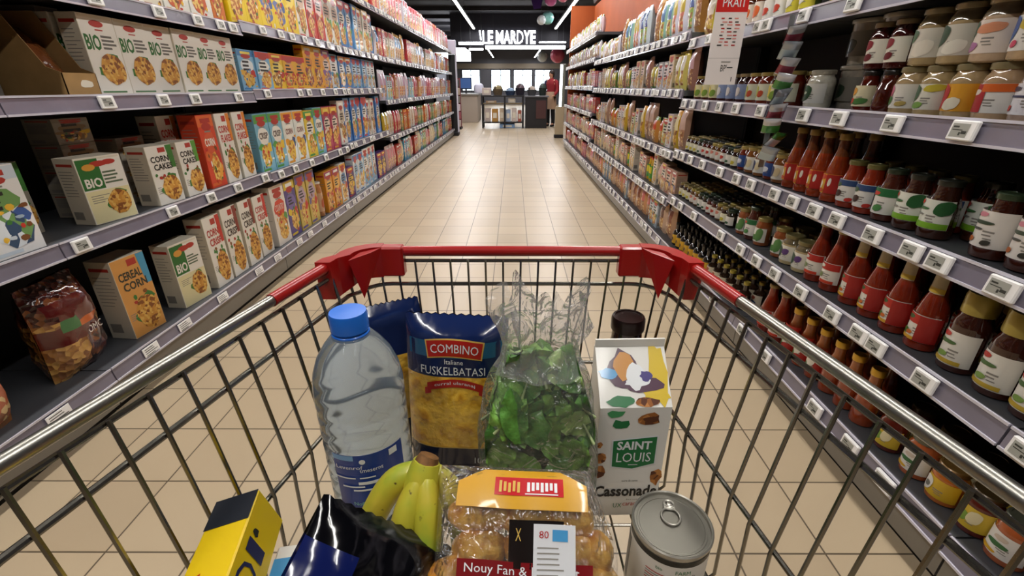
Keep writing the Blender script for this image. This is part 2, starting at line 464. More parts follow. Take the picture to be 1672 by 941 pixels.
shelf_unit(1, YR[0], YR[1], ZR1, RT, XR, 'near right shelving unit cut by the right edge, steel with grey rails')
shelf_unit(1, YR[1], YR[2], ZR1, RT, XR, 'right shelving unit of puree jars and tomato sauce bottles, nearest whole one')
shelf_unit(1, YR[2], YR[3], ZR1, RT, XR, 'right shelving unit of small dark jars behind the hanging clip strip')
for i, nm in enumerate(['first', 'second', 'third']):
    shelf_unit(1, YR[3 + i], YR[4 + i], ZR3, {}, XR, '%s right shelving unit of pastel packets, beyond the small dark jars' % nm, top=2.0, tagdens=7, near=False)
for i, nm in enumerate(['first', 'second', 'last']):
    shelf_unit(1, YR[6 + i], YR[7 + i], ZR4, {}, XR, '%s of the three far right shelving units below the orange panel' % nm, top=2.0, tagdens=8, near=False)
# orange panel above the right shelving
o = MB().box(XR + .52, XR + .58, 3.3, 10.74, 2.02, 2.75, m_orange, .01).box(XR + .05, XR + .58, 10.75, 10.80, 0.0, 2.75, m_orange).build('header_panel', smooth=False)
tag(o, 'orange header panel above the far right shelves', 'panel')
# ------------------------------------------------------------------ the trolley
m_chrome = pbr('trolley_chrome', '#a8a59d', 0.32, metal=1.0)
m_wire = pbr('trolley_wire', '#8d8a82', 0.25, metal=1.0)
m_red = pbr('trolley_red_plastic', '#a01210', 0.34, coat=0.4)
RZ = 0.998            # rim height
BZ = 0.635           # basket floor height
YF = 0.725           # front
YB = -0.12           # rear
def rimx(side, y):
    return (-0.268 - 0.2225 * (YF - y)) if side < 0 else (0.262 + 0.155 * (YF - y))
def wallx(side, y, z):
    """x of the side wall at height z"""
    d = RZ - z
    o = 0.014 * min(1, d / .058) + 0.14 * max(0, min(d, .214) - .058) + .04 * max(0, d - .214)
    return rimx(side, y) - side * o
trolley = thing('shopping_trolley', 'steel wire shopping trolley with red plastic front corners, holding the groceries', 'shopping trolley', (0, .3, 0))
def tl(p): return (p[0], p[1] - .3, p[2])
def corner_path(z, inset, rear, r=0.05, ysh=0.0, n=6):
    xl = lambda y: wallx(-1, y, z) if inset is None else rimx(-1, y) + inset
    xr = lambda y: wallx(1, y, z) if inset is None else rimx(1, y) - inset
    yf = YF - ysh
    P = [(xl(rear), rear, z)]
    for i in range(1, 6): y = rear + (yf - r - rear) * i / 5; P.append((xl(y), y, z))
    cx = xl(yf) + r
    for i in range(1, n + 1): a = pi - (pi / 2) * i / n; P.append((cx + r * cos(a), yf - r + r * sin(a), z))
    cx = xr(yf) - r
    for i in range(0, n): a = pi / 2 - (pi / 2) * i / n; P.append((cx + r * cos(a), yf - r + r * sin(a), z))
    for i in range(5, -1, -1): y = rear + (yf - r - rear) * i / 5; P.append((xr(y), y, z))
    return [tl(p) for p in P]
MB().tube(corner_path(RZ, 0, YB), .0075, m_chrome, 12).build('rim_tube', trolley)
MB().tube(corner_path(RZ - .017, .004, YB), .0032, m_wire, 8).build('rim_wire', trolley)
for k, z in enumerate((RZ - .058, RZ - .214)):
    MB().tube(corner_path(z, None, YB, ysh=.008 if k else .004), .0032 if k else .0036, m_wire, 8).build('ring_wire', trolley)
bl = corner_path(BZ - .006, None, YB, ysh=.03)
MB().tube(bl + [bl[0]], .0035, m_wire, 8).build('ring_wire', trolley)
# red sleeve on the front rim, stops along each side
sl = []
full = [p for p in corner_path(RZ, 0, .53)]
MB().tube(full, .0088, m_red, 12).build('red_sleeve', trolley)
# red corner blocks
for s in (-1, 1):
    b = MB()
    xo = rimx(s, YF)
    ix = xo - s * .085              # inner end on the front rim
    yf = YF - .3
    yi = yf - .013; yo = yf + .009
    za, zb = RZ + .011, RZ - .042
    # front plate
    b.box(min(xo - s * .03, ix), max(xo - s * .03, ix), yi, yo, zb, za - .0008, m_red, .003)
    # curved corner shell
    pts_o = []; pts_i = []
    r = .05
    cx = xo - s * r; cy = yf - r
    for i in range(7):
        a = (pi / 2) * i / 6
        pts_o.append((cx + s * (r + .011) * sin(a), cy + (r + .009) * cos(a)))
        pts_i.append((cx + s * (r - .012) * sin(a), cy + (r - .013) * cos(a)))
    ye = yf - .085
    for yy in (cy - .015, ye):
        xx = rimx(s, yy + .3)
        pts_o.append((xx + s * .011, yy)); pts_i.append((xx - s * .012, yy))
    n = len(pts_o); vs = []; fs = []
    for i in range(n):
        zl = zb if i < 7 else zb - .008
        vs += [(*pts_o[i], za), (*pts_i[i], za), (*pts_i[i], zl), (*pts_o[i], zl)]
    for i in range(n - 1):
        for k in range(4):
            q = (4 * i + k, 4 * i + (k + 1) % 4, 4 * i + 4 + (k + 1) % 4, 4 * i + 4 + k)
            fs.append(q if s > 0 else tuple(reversed(q)))
    fs += [(0, 3, 2, 1), (4 * n - 4, 4 * n - 3, 4 * n - 2, 4 * n - 1)]
    b.add(vs, fs, m_red)
    # folded gusset inside the corner
    A = (xo - s * .052, yi - .002, za); B = (xo - s * .014, yf - .066, za - .004)
    Cc = (xo - s * .026, yf - .052, zb - .022); D = (xo - s * .040, yi - .022, za - .002)
    D2 = (xo - s * .024, yf - .040, za)
    b.add([A, B, Cc, D, D2], [(0, 3, 2), (3, 1, 2), (0, 4, 2), (4, 1, 2), (0, 4, 1, 3)], m_red)
    b.build('corner_guard', trolley, smooth=False)
# vertical wires: front
b = MB()
nf = 18
zt = RZ - .012
for i in range(nf):
    x = -.252 + (.248 + .252) * i / (nf - 1)
    xb = -.222 + (.212 + .222) * i / (nf - 1)
    xm = x + (xb - x) * .06
    MB().tube([tl((x, YF - .010, zt)), tl((xm, YF - .010, RZ - .058)), tl((x + (xb - x) * .45, YF - .014, RZ - .214)), tl((xb, YF - .034, BZ)), tl((xb, YF - .06, BZ - .006))], .0020, m_wire, 6).build('front_wire', trolley)
for s in (-1, 1):
    y = YF - .045
    k = 0
    while y > -.10:
        x = rimx(s, y); yb = y - .02
        pts = [(x - s * .009, y, zt), (wallx(s, y, RZ - .058) - s * .004, y - .004, RZ - .058), (wallx(s, y, RZ - .214) - s * .004, y - .012, RZ - .214),
               (wallx(s, yb, BZ + .02) - s * .002, yb, BZ + .02), (wallx(s, yb, BZ) - s * .018, yb, BZ)]
        MB().tube([tl(p) for p in pts], .0023, m_wire, 6).build('side_wire', trolley)
        y -= .0366; k += 1
# basket floor wires
for i in range(13):
    x = -.20 + .38 * i / 12
    MB().tube([tl((x, YF - .036, BZ - .004)), tl((x * 1.15, YB, BZ - .004))], .0018, m_wire, 6).build('floor_wire', trolley)
for y in (.62, .50, .38, .26, .14, .02):
    MB().tube([tl((wallx(-1, y, BZ) + .002, y, BZ - .008)), tl((wallx(1, y, BZ) - .002, y, BZ - .008))], .0025, m_wire, 6).build('floor_wire', trolley)
# chassis, castors and handle
m_rub = pbr('castor_rubber', '#2a2a2a', 0.6)
for s in (-1, 1):
    MB().tube([tl((s * .20, .60, .15)), tl((s * .22, .2, .17)), tl((s * .26, -.16, .20)), tl((s * .28, -.20, .55)), tl((s * .33, -.16, RZ))], .011, m_chrome, 10).build('chassis_tube', trolley)
    for yy in (.60, -.14):
        xx = s * (.20 if yy > 0 else .262)
        MB().tube([tl((xx, yy, .16)), tl((xx, yy - .01, .062))], .008, m_chrome, 8).build('castor_fork', trolley)
        Mx = Matrix.Translation(tl((xx, yy - .02, .06))) @ Matrix.Rotation(pi / 2, 4, 'Y')
        MB().lathe([(.001, -.014), (.05, -.014), (.06, -.008), (.06, .008), (.05, .014), (.001, .014)], m_rub, 20, M=Mx).build('castor_wheel', trolley)
for yy, z0, z1 in ((.45, .155, BZ - .01),):
    for s in (-1, 1):
        MB().tube([tl((s * .205, yy, .155)), tl((s * .19, yy + .05, z1))], .008, m_chrome, 8).build('chassis_strut', trolley)
MB().tube([tl((-.36, -.16, RZ + .03)), tl((.36, -.16, RZ + .03))], .014, m_red, 12).build('push_handle', trolley)
# ------------------------------------------------------------------ packaging
m_cookie = blotch('printed_cookie', ['#8a4f1c', '#c98a35', '#e0b25a', '#d39a40', '#a8682a'], 90, 0.5, 0.1)
m_leaf = paper('#3f7a35'); m_brand = paper('#b3352a'); m_white = paper('#e9e4da'); m_cream = paper('#dcd3c0')
m_dk = paper('#24221f'); m_grey = paper('#8d8880')
m_card = pbr('cardboard', '#a37f4e', 0.8, noise=0.08, nscale=20)
def fine(b, x0, x1, z0, n, y, mat=None, step=.009, t=.0028):
    for i in range(n):
        b.rect(x0, x0 + (x1 - x0) * random.uniform(.55, 1), z0 - i * step, z0 - i * step + t, y, mat or m_grey)
def box_base(w, h, d, front, side=None, gable=0.0):
    b = MB(); side = side or front
    x, c = w / 2, .0012
    b.box(-x, x, 0, d, 0, h, side, c)
    b.rect(-x + .002, x - .002, .002, h - .002, -.0003, front)
    return b
def side_print(b, w, h, d, mat=None):
    """small print on the two side faces"""
    for s in (-1, 1):
        M = Matrix.Translation((s * w / 2, d / 2, 0)) @ Matrix.Rotation(s * pi / 2, 4, 'Z')
        q = d * .38
        for i in range(9):
            b.rect(-q, q * random.uniform(.2, 1), h * .80 - i * h * .045, h * .80 - i * h * .045 + .003, -.0005, mat or m_grey, M)
        b.rect(-q, q * .2, h * .08, h * .2, -.0005, mat or m_grey, M)
        b.rect(-q, q, h * .88, h * .92, -.0005, m_brand, M)
def cookie(b, cx, cz, rx, rz, y=-.0012):
    b.disc(cx + rx * .25, cz + rz * .75, rx * .55, rz * .35, y + .0003, m_leaf, 9, wob=.25)
    b.disc(cx - rx * .9, cz - rz * .1, rx * .35, rz * .3, y + .0003, m_leaf, 8, wob=.3)
    b.disc(cx, cz, rx, rz, y, m_cookie, 22, wob=.06)
def mk_bio(w=.175, h=.30, d=.08, full=False):
    b = box_base(w, h, d, m_white, m_cream); side_print(b, w, h, d)
    b.rect(-w * .46, w * .46, h * .955, h * .985, -.0006, m_cream); b.disc(-w * .02, h * .89, w * .20, h * .042, -.0008, m_brand, 14)
    g = paper('#2c6b2e')
    if full:
        b.rect(-w * .48, -w * .02, h * .52, h * .97, -.0007, g); b.text('BIO', -w * .24, h * .62, w * .36, h * .14, -.0014, m_white)
        b.rect(-w * .48, w * .48, .003, h * .5, -.0005, paper('#e3d9a8')); b.disc(-w * .25, h * .85, w * .14, h * .05, -.0012, paper('#d79a3c'), 12)
        b.disc(w * .2, h * .9, w * .16, h * .04, -.0012, m_brand, 12)
        fine(b, 0, w * .42, h * .74, 4, -.0010, paper('#5a6b52'), .014, .007); fine(b, -w * .4, 0, h * .42, 4, -.0010)
        cookie(b, w * .18, h * .28, w * .26, h * .19)
    else:
        b.text('BIO', -w * .25, h * .665, w * .42, h * .19, -.0010, g, bold=True)
        fine(b, w * .0, w * .44, h * .73, 4, -.0009, paper('#6a665e'), .014, .008); b.rect(-w * .1, w * .12, h * .81, h * .825, -.0009, m_brand)
        cookie(b, w * .10, h * .34, w * .35, h * .19)
        b.rect(-w * .42, w * .3, h * .05, h * .07, -.0009, paper('#4a7a4c'))
    return b.mesh('cereal_box')
def mk_corn(w=.16, h=.30, d=.09, a='CORN', c='CAKES', tcol='#24221f', base='#e9e4da', acc='#3f7a35'):
    b = box_base(w, h, d, paper(base), m_cream); side_print(b, w, h, d)
    b.rect(-w * .05, w * .22, h * .88, h * .96, -.0008, m_brand)
    b.poly([(w * .32, -.0007, h * .6), (w * .49, -.0007, h * .6), (w * .49, -.0007, h * .99), (w * .25, -.0007, h * .99)], paper(acc))
    b.text(a, -w * .06, h * .775, w * .68, h * .105, -.0012, paper(tcol), bold=True); b.text(c, .0, h * .645, w * .70, h * .105, -.0012, paper(tcol), bold=True)
    for k in range(6): b.disc(random.uniform(-.4, .3) * w, random.uniform(.42, .56) * h, w * .06, h * .03, -.0010, random.choice([m_leaf, m_brand, paper('#8a4f1c')]), 7, wob=.3)
    cookie(b, w * .12, h * .26, w * .36, h * .22)
    fine(b, -w * .44, -w * .25, h * .3, 4, -.0010)
    return b.mesh('cereal_box')
def mk_gen(w, h, d, base, top, blob, pic, side=None, word=None, wcol='#24221f', picmat=None):
    b = box_base(w, h, d, paper(base), paper(side or base)); side_print(b, w, h, d)
    b.rect(-w * .49, w * .49, h * .84, h * .985, -.0006, paper(top))
    b.disc(0, h * .84, w * .3, h * .055, -.0010, m_brand if top != '#b3352a' else m_white, 12)
    b.disc(0, h * .62, w * .38, h * .15, -.0008, paper(blob), 14, wob=.12)
    if word: b.text(word, 0, h * .63, w * .62, h * .11, -.0014, paper(wcol))
    else: fine(b, -w * .28, w * .3, h * .68, 3, -.0012, paper(wcol), .022, .012)
    b.disc(random.uniform(-.1, .1) * w, h * .28, w * .34, h * .19, -.0010, picmat or blotch('print_' + pic, [pic, '#e8c36a', '#b8752a', '#f0e0c0'], 60), 14, wob=.2)
    b.disc(-w * .25, h * .44, w * .22, h * .07, -.0007, paper(random.choice([blob, top, pic])), 10, wob=.3)
    b.disc(w * .3, h * .42, w * .16, h * .10, -.0007, paper(random.choice(['#3a5a9a', '#c8372c', '#e8c030', '#5a9a4a', top])), 9, wob=.3)
    b.rect(-w * .30, w * .30, h * .89, h * .95, -.0014, paper(random.choice(['#f0efe8', '#b3352a', '#f0d860']))); b.rect(-w * .18, w * .2, h * .765, h * .785, -.0014, m_grey)
    for k in range(12): b.disc(random.uniform(-.42, .42) * w, random.uniform(.06, .55) * h, w * random.uniform(.03, .09), h * random.uniform(.015, .045), -.0012 - .0001 * k, paper(random.choice(['#3f7a35', '#c8372c', '#f0efe8', top, pic, '#e8b83a', '#7a4a24'])), 7, wob=.3)
    b.rect(-w * .45, w * .1, h * .03, h * .07, -.0008, paper(top))
    return b.mesh('cereal_box')
def pillow(w, h, d, pick, nx=8, nz=10, wr=.004, top='crimp', lean=0.0, mb=None, y0=None, seed=0, M=None):
    """filled bag standing on its base; pick(u, v, front) gives the material"""
    rnd = random.Random(seed); b = mb or MB()
    def th(u, v):
        a = max(0.0, 1 - abs(u) ** 3) ** .5
        if top == 'crimp': c = min(1, (1 - v) / .30) ** .6 if v < .94 else .12
        else: c = 1
        c *= min(1, .45 + v * 3)
        return max(.0015, d / 2 * a * c)
    for sgn in (-1, 1):
        idx = {}; vs = []
        for j in range(nz + 1):
            v = j / nz
            for i in range(nx + 1):
                u = -1 + 2 * i / nx
                ww = w / 2 * (1 - .05 * sin(pi * v))
                yy = d / 2 + sgn * th(u, v) + (rnd.uniform(-wr, wr) if 0 < i < nx else 0)
                vs.append((u * ww, yy + lean * v * h, v * h))
        by = {}
        for j in range(nz):
            for i in range(nx):
                q = (j * (nx + 1) + i, j * (nx + 1) + i + 1, (j + 1) * (nx + 1) + i + 1, (j + 1) * (nx + 1) + i)
                m = pick(-1 + 2 * (i + .5) / nx, (j + .5) / nz, sgn < 0)
                by.setdefault(m.name, (m, []))[1].append(q if sgn < 0 else tuple(reversed(q)))
        for m, fs in by.values():
            n = len(b.v); b.add(vs, fs, m, M)
    return b
def mk_bag(w, h, d, base, mid, top, pic, seed=0, picscale=60, nx=8, nz=12):
    mb_, mm, mt = (pbr('foil_' + c, c, 0.25, coat=0.6, bump=.5, bscale=60) for c in (base, mid, top))
    mp = blotch('packed_' + pic, [pic, '#e3c48a', pic, '#8f5a30', '#d8b070'], picscale, .3, .5)
    def pick(u, v, f):
        if v > .86: return mt
        if not f: return mb_
        if v > .52: return mm if abs(u) < .75 else mb_
        if v > .12: return mp if abs(u) < .8 else mb_
        return mb_
    return pillow(w, h, d, pick, nx, nz, seed=seed).mesh('snack_bag', ang=60)

# ---- jars and bottles: (name, body mesh, [(part, mesh, offset)])
def patch(b, r, ac, aw, z0, z1, mat, n=6):
    """print patch wrapped on a round label; angle 0 faces the aisle"""
    a = -pi / 2 + ac
    if aw > .62 or (z1 - z0) < .006:
        b.lathe([(r, z0), (r, z1)], mat, max(2, int(aw / .07)), a0=a - aw, a1=a + aw); return
    nz, na = 8, 8; vs = []
    for j in range(nz + 1):
        t = -1 + 2 * j / nz; k = max(0, 1 - abs(t) ** 3.0) ** .6
        for i in range(na + 1):
            q = a + aw * 1.1 * (-1 + 2 * i / na) * (.18 + .82 * k) + aw * .25 * t
            vs.append((r * cos(q), r * sin(q), (z0 + z1) / 2 + t * (z1 - z0) / 2 * 1.05))
    b.add(vs, [(j * (na + 1) + i, j * (na + 1) + i + 1, (j + 1) * (na + 1) + i + 1, (j + 1) * (na + 1) + i) for j in range(nz) for i in range(na)], mat)
def liquid(h, rough=.08): return pbr('food_' + h, h, rough, coat=1.0, noise=.25, nscale=30)
LIDM = {}
def lidm(h): return pbr('lid_' + h, h, .3, metal=.35, coat=.3)
def jar(d, h, body, lid, label, patches=(), neck=None, lz=(.16, .72), foot=None, shape='jar', name='glass_jar', lidh=.014, glow=None, n=22):
    r = d / 2; B = MB()
    mbody = liquid(body); mneck = liquid(neck or body)
    hl = h - lidh
    if shape == 'jar':
        nr = r * .80
        B.lathe([(r * .80, 0), (r * .97, .004), (r, .012), (r, hl * .72), (r * .985, hl * .78)], mbody, n)
        B.lathe([(r * .985, hl * .78), (r * .93, hl * .86), (nr, hl * .93), (nr * .97, hl)], mneck, n)
        lr = nr * 1.08
    elif shape == 'belly':
        nr = r * .66
        B.lathe([(r * .74, 0), (r * .93, .004), (r * .99, .02), (r, hl * .3), (r * .93, hl * .62)], mbody, n)
        B.lathe([(r * .93, hl * .62), (r * .78, hl * .76), (nr, hl * .88), (nr, hl)], mneck, n)
        lr = nr * 1.08
    elif shape == 'passata':
        nr = r * .50
        B.lathe([(r * .84, 0), (r * .98, .004), (r, .014), (r, hl * .40), (r * .97, hl * .46), (r * .93, hl * .52), (r * .80, hl * .62), (r * .62, hl * .74)], mbody, n)
        B.lathe([(r * .62, hl * .74), (nr, hl * .84), (nr * .96, hl)], mneck, n)
        lr = nr * 1.15
    elif shape == 'slim':
        nr = r * .42
        B.lathe([(r * .86, 0), (r, .006), (r, hl * .56), (r * .9, hl * .66), (nr, hl * .76)], mbody, n)
        B.lathe([(nr, hl * .76), (nr * .9, hl)], mneck, n)
        lr = nr * 1.2
    elif shape == 'tub':
        nr = r
        B.lathe([(r * .84, 0), (r * .86, .003), (r * .98, hl * .97), (r, hl)], mbody, n)
        lr = r * 1.04
    k = []
    L = MB(); ml = lidm(lid)
    L.lathe([(lr, -.002), (lr * 1.02, .001), (lr * 1.02, lidh * .8), (lr * .95, lidh), (lr * .82, lidh), (lr * .80, lidh - .0015), (.0005, lidh - .0015)], ml, n)
    if label:
        P = MB(); rr = r * (1.006 if shape != 'tub' else .965) + .0004
        z0, z1 = hl * lz[0], hl * lz[1]
        P.lathe([(rr, z0), (rr, z1)], paper(label), 18, a0=-pi / 2 - 1.45, a1=-pi / 2 + 1.45)
        extra = [(.35, .28, .42, .47, '#8d8880'), (.30, .22, .33, .37, '#8d8880'), (.4, .2, .24, .27, '#8d8880')] if d > .068 and shape != 'tub' else []
        for q, (ac, aw, u0, u1, c) in enumerate(extra + list(patches)):
            patch(P, rr + .0006 + .0003 * q, ac, aw, z0 + (z1 - z0) * u0, z0 + (z1 - z0) * u1, paper(c) if isinstance(c, str) else c)
        k.append(('paper_label', P.mesh('paper_label'), (0, 0, 0)))
    k.append(('lid', L.mesh('lid'), (0, 0, hl)))
    return (name, B.mesh(name), k)

LSH = ['bottom', 'second', 'third', 'fourth', 'top']
RSH = ['bottom', 'second', 'third', 'fourth', 'fifth', 'top']
def unit_name(side, Y):
    bs = YL if side < 0 else YR
    i = max(k for k in range(len(bs)) if bs[k] <= Y + 1e-6) if Y >= bs[0] else 0
    i = min(i, len(bs) - 2)
    nm = ['nearest', 'second nearest', 'third nearest', 'fourth nearest', 'fifth nearest', 'sixth nearest', 'seventh nearest', 'eighth nearest', 'ninth nearest'][i]
    if i == len(bs) - 2: nm = 'farthest'
    return i, '%s %s unit' % (nm, 'left' if side < 0 else 'right')
def zshelf(side, Y, k):
    i, _ = unit_name(side, Y)
    t = ([ZL1, ZL1, ZL2, ZL3] + [ZL4] * 4)[i] if side < 0 else ([ZR1] * 3 + [ZR3] * 3 + [ZR4] * 3)[i]
    return t[k] + .0185 if k < len(t) else None
COUNTER = {}
STORE = []
def put(side, k, Y, proto, look, cat, depth=0.0, z=0.0, yaw=0.0, row=0, layer=0, w=None, label=None, flat=True, parts=True, centre=False, rnd=.01, mirror=False):
    """stand a product on shelf k of one side; depth = distance of its front behind the rail"""
    if not isinstance(proto, tuple): proto = (proto.name.split('.')[0], proto, [])
    i, un = unit_name(side, Y)
    zz = zshelf(side, Y, k) + z
    x = (XL - .022 - depth) if side < 0 else (XR + .022 + depth)
    rz = (pi / 2 if side < 0 else -pi / 2) + radians(yaw)
    sh = (LSH if side < 0 else RSH)[k]
    STORE.append(dict(side=side, k=k, Y=Y, proto=proto, look=look, cat=cat, loc=(x, Y, zz), rz=rz, row=row, layer=layer, un=un, sh=sh, label=label, i=i, parts=parts))
def fit(*alts):
    for a in alts:
        a = ' '.join(a.split())
        if len(a.split()) <= 16: return a
    return a
ROWN = ['front', 'second', 'third', 'fourth']
def flush():
    byg = {}
    for s in STORE:
        s['look'] = s['look'].replace('dim ', '', 1) if s['row'] else s['look']
        byg.setdefault((s['side'], s['i'], s['k'], s['look'], s['row'], s['layer'] if s['look'] != 'x' else 0), []).append(s)
    layered = {(s['side'], s['i'], s['k'], s['look']) for s in STORE if s['layer']}
    for key, L in byg.items():
        L.sort(key=lambda s: s['Y'])
        for n_, s in enumerate(L):
            if s['label']:
                shared = sum(1 for t in STORE if t['label'] == s['label']) > 1
                place(s['proto'], s['loc'], s['rz'], s['label'], s['cat'], (s['label'].split(',')[0]) if shared else None, parts=s['parts'])
                continue
            lk, sh, un = s['look'], s['sh'], s['un']; us = un.replace('nearest ', '', 1) if not un.startswith('nearest') else un
            o = '' if len(L) == 1 else ORD[n_] if n_ < len(ORD) else 'farther'
            os_ = o.replace(' nearest', '')
            if s['row']:
                r = 'in %s row' % ROWN[s['row']]
                lab = fit('%s %s %s, on the %s shelf of the %s' % (o, lk, r, sh, un), '%s %s %s, %s shelf, %s' % (o, lk, r, sh, un), '%s %s %s, %s shelf, %s' % (o, lk, r, sh, us), '%s %s %s, %s shelf, %s' % (os_, lk, r, sh, us))
            else:
                up = 'upper layer' if s['layer'] else ''
                lab = fit('%s %s %s on the %s shelf of the %s' % (o, up, lk, sh, un), '%s %s %s on %s shelf, %s' % (o, up, lk, sh, un), '%s %s %s on %s shelf, %s' % (o, up, lk, sh, us), '%s %s %s, %s shelf, %s' % (os_, up, lk, sh, us))
            multi = sum(1 for t in STORE if (t['side'], t['i'], t['k'], t['look']) == (s['side'], s['i'], s['k'], lk)) > 1
            place(s['proto'], s['loc'], s['rz'], lab, s['cat'], ('%s, %s shelf, %s' % (lk, sh, un)) if multi else None, parts=s['parts'])
    STORE.clear()
# ------------------------------------------------------------------ left side: cereals
bio = mk_bio(); bioF = mk_bio(.19, .265, .10, True); bioF2 = mk_bio(.19, .335, .10, True)
for n_, (y, d) in enumerate([(2.095, .02), (2.275, .02), (2.45, .02), (2.625, .02), (2.80, .02), (2.975, .02)]):
    put(-1, 2, y, bio, 'white green-lettered cereal box', 'cereal box', .02 + .004 * (n_ % 3))
    if n_ < 3: put(-1, 2, y, bio, 'white green-lettered cereal box', 'cereal box', .125, row=1)
# cardboard tray with a bag in it
def mk_tray():
    b = MB(); w, d, hf, hb = .15, .32, .085, .30
    t = .003
    for s in (-1, 1):
        x = s * w / 2
        pts = [(0, 0), (0, hf), (.05, hf + .02), (.16, hb), (d, hb), (d, 0)]
        vs = [(x, p[0], p[1]) for p in pts] + [(x - s * t, p[0], p[1]) for p in pts]; n = len(pts)
        fs = [tuple(range(n)), tuple(reversed(range(n, 2 * n)))] + [(i, i + n, (i + 1) % n + n, (i + 1) % n) for i in range(n)]
        b.add(vs, fs, m_card)
    b.box(-w / 2, w / 2, 0, t, 0, hf, m_card); b.box(-w / 2, w / 2, d - t, d, 0, hb, m_card); b.box(-w / 2, w / 2, 0, d, 0, t, m_card)
    b.disc(.02, hf * .55, .03, .014, -.0005, m_cream, 12, wob=.15)
    return b.mesh('cardboard_tray', smooth=False)
put(-1, 2, 1.925, mk_tray(), 'cut-away brown cardboard display tray', 'tray', .01, label='brown cardboard display tray with sloped sides beside the white cereal boxes, third shelf')
m_amber = pbr('amber_film', '#7a4524', .12, coat=1.0, bump=1.0, bscale=45)
def all_amber(u, v, f): return m_amber
put(-1, 2, 1.925, pillow(.135, .24, .13, all_amber, seed=3, lean=.55).mesh('snack_bag', ang=70), 'amber bag', 'bag', .045, z=.004, label='shiny amber bag of snacks lying in the brown cardboard tray')
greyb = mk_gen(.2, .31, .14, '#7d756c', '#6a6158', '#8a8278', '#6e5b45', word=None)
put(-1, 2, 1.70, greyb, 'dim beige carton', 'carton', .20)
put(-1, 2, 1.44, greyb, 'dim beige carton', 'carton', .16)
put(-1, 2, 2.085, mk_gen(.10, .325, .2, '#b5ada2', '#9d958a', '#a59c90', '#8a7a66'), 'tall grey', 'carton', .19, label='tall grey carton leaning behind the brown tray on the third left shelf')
# second shelf up (z .71)
pic0 = mk_gen(.2, .29, .1, '#e6e4e2', '#c9d4de', '#6f9a58', '#9fb4c4', picmat=blotch('print_scene', ['#2f4a6a', '#dfe6ec', '#6f9a58', '#c98a5a'], 25))
put(-1, 1, 1.45, pic0, 'x', 'cereal box', .015, label='white box with landscape pictures cut by the left edge, second left shelf')
cornB = mk_corn(.16, .27, .1, 'CORN', 'CAKES')
put(-1, 1, 1.645, mk_corn(.17, .27, .1, 'CORN', 'CAKES', base='#8c8478'), 'x', 'cereal box', .19, label='corn cake box in shade-darkened beige set far back on the second left shelf')  # darker base colour paints in the shade deep in the shelf
put(-1, 1, 1.905, bioF, 'x', 'cereal box', .04, yaw=-10, label='white box with solid green panel and large corn cake, second left shelf')
put(-1, 1, 2.225, cornB, 'white corn cake box', 'cereal box', .02, yaw=-4)
put(-1, 1, 2.42, mk_corn(.15, .27, .1, 'CORN', 'CAKES', acc='#5b9a3a'), 'green-edged white corn cake box', 'cereal box', .02)
put(-1, 1, 2.62, mk_gen(.14, .385, .1, '#d8482a', '#e06a30', '#d85c38', '#e7a23a', word='CORN', wcol='#f0e9dc'), 'tall orange-red cereal box', 'cereal box', .02)
tallw = mk_corn(.14, .385, .1, 'CORN', 'FLAKES', '#c0342a', acc='#e0862a')
put(-1, 1, 2.78, tallw, 'tall white and orange cereal box', 'cereal box', .02)
put(-1, 1, 2.95, tallw, 'tall white and orange cereal box', 'cereal box', .02)
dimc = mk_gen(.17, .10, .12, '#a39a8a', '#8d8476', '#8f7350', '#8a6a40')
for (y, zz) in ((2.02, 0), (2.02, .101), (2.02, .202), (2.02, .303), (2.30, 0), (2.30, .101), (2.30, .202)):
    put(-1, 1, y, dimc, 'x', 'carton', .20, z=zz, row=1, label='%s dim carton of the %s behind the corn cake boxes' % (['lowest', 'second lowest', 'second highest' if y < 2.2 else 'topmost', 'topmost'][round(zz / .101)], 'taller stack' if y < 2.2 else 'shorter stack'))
for y in (2.52, 2.69, 2.86): put(-1, 1, y, tallw, 'tall white and orange cereal box', 'cereal box', .16, row=1)
# bottom shelf
def mk_dried(seed):
    dk = blotch('dried_fruit', ['#2a0f0e', '#5a2016', '#3f1410', '#7a4420', '#200a0a'], 45, .15, 1.0, bump=.8, dist=.01)
    gl = blotch('dried_grain', ['#a87438', '#c9984e', '#8f5a2a', '#d8b070'], 45, .2, 1.0, bump=.8, dist=.01)
    rd = pbr('clear_red_band', '#5a100f', .12, coat=1.0, bump=.8, bscale=25); gr = pbr('print_green', '#3f7a48', .3, coat=.8); or_ = pbr('print_orange', '#c8642a', .3, coat=.8)
    def pick(u, v, f):
        if v > .80: return dk
        if .66 < v <= .80: return rd if abs(u) < .8 else dk
        if .50 < v <= .66 and f and abs(u) < .75: return gr if u < -.15 and v < .6 else or_ if v < .56 else rd
        if .40 < v <= .54 and f: return rd if u < .6 else gl
        return gl if u < -.2 and v < .6 else dk
    b = pillow(.27, .385, .17, pick, 12, 16, wr=.007, seed=seed)
    b.text('OMC', .035, .385 * .42, .075, .030, -.004, m_white)
    return b.mesh('dried_fruit_bag', ang=60)
dr = mk_dried(5)
put(-1, 0, 1.60, dr, 'x', 'bag', .05, yaw=8, label='shiny dark red and amber bag of dried fruit on the bottom left shelf')
put(-1, 0, 1.16, mk_bag(.26, .36, .15, '#a86a30', '#d8782a', '#6a2a2a', '#b8643a', 7, 40), 'x', 'bag', .02, yaw=6, label='orange printed bag cut by the left edge on the bottom left shelf')
put(-1, 0, .80, mk_bag(.26, .36, .15, '#a86a30', '#c05a2a', '#6a2a2a', '#b8643a', 8, 40), 'x', 'bag', .02, label='dark orange printed bag nearest the camera on the bottom left shelf')
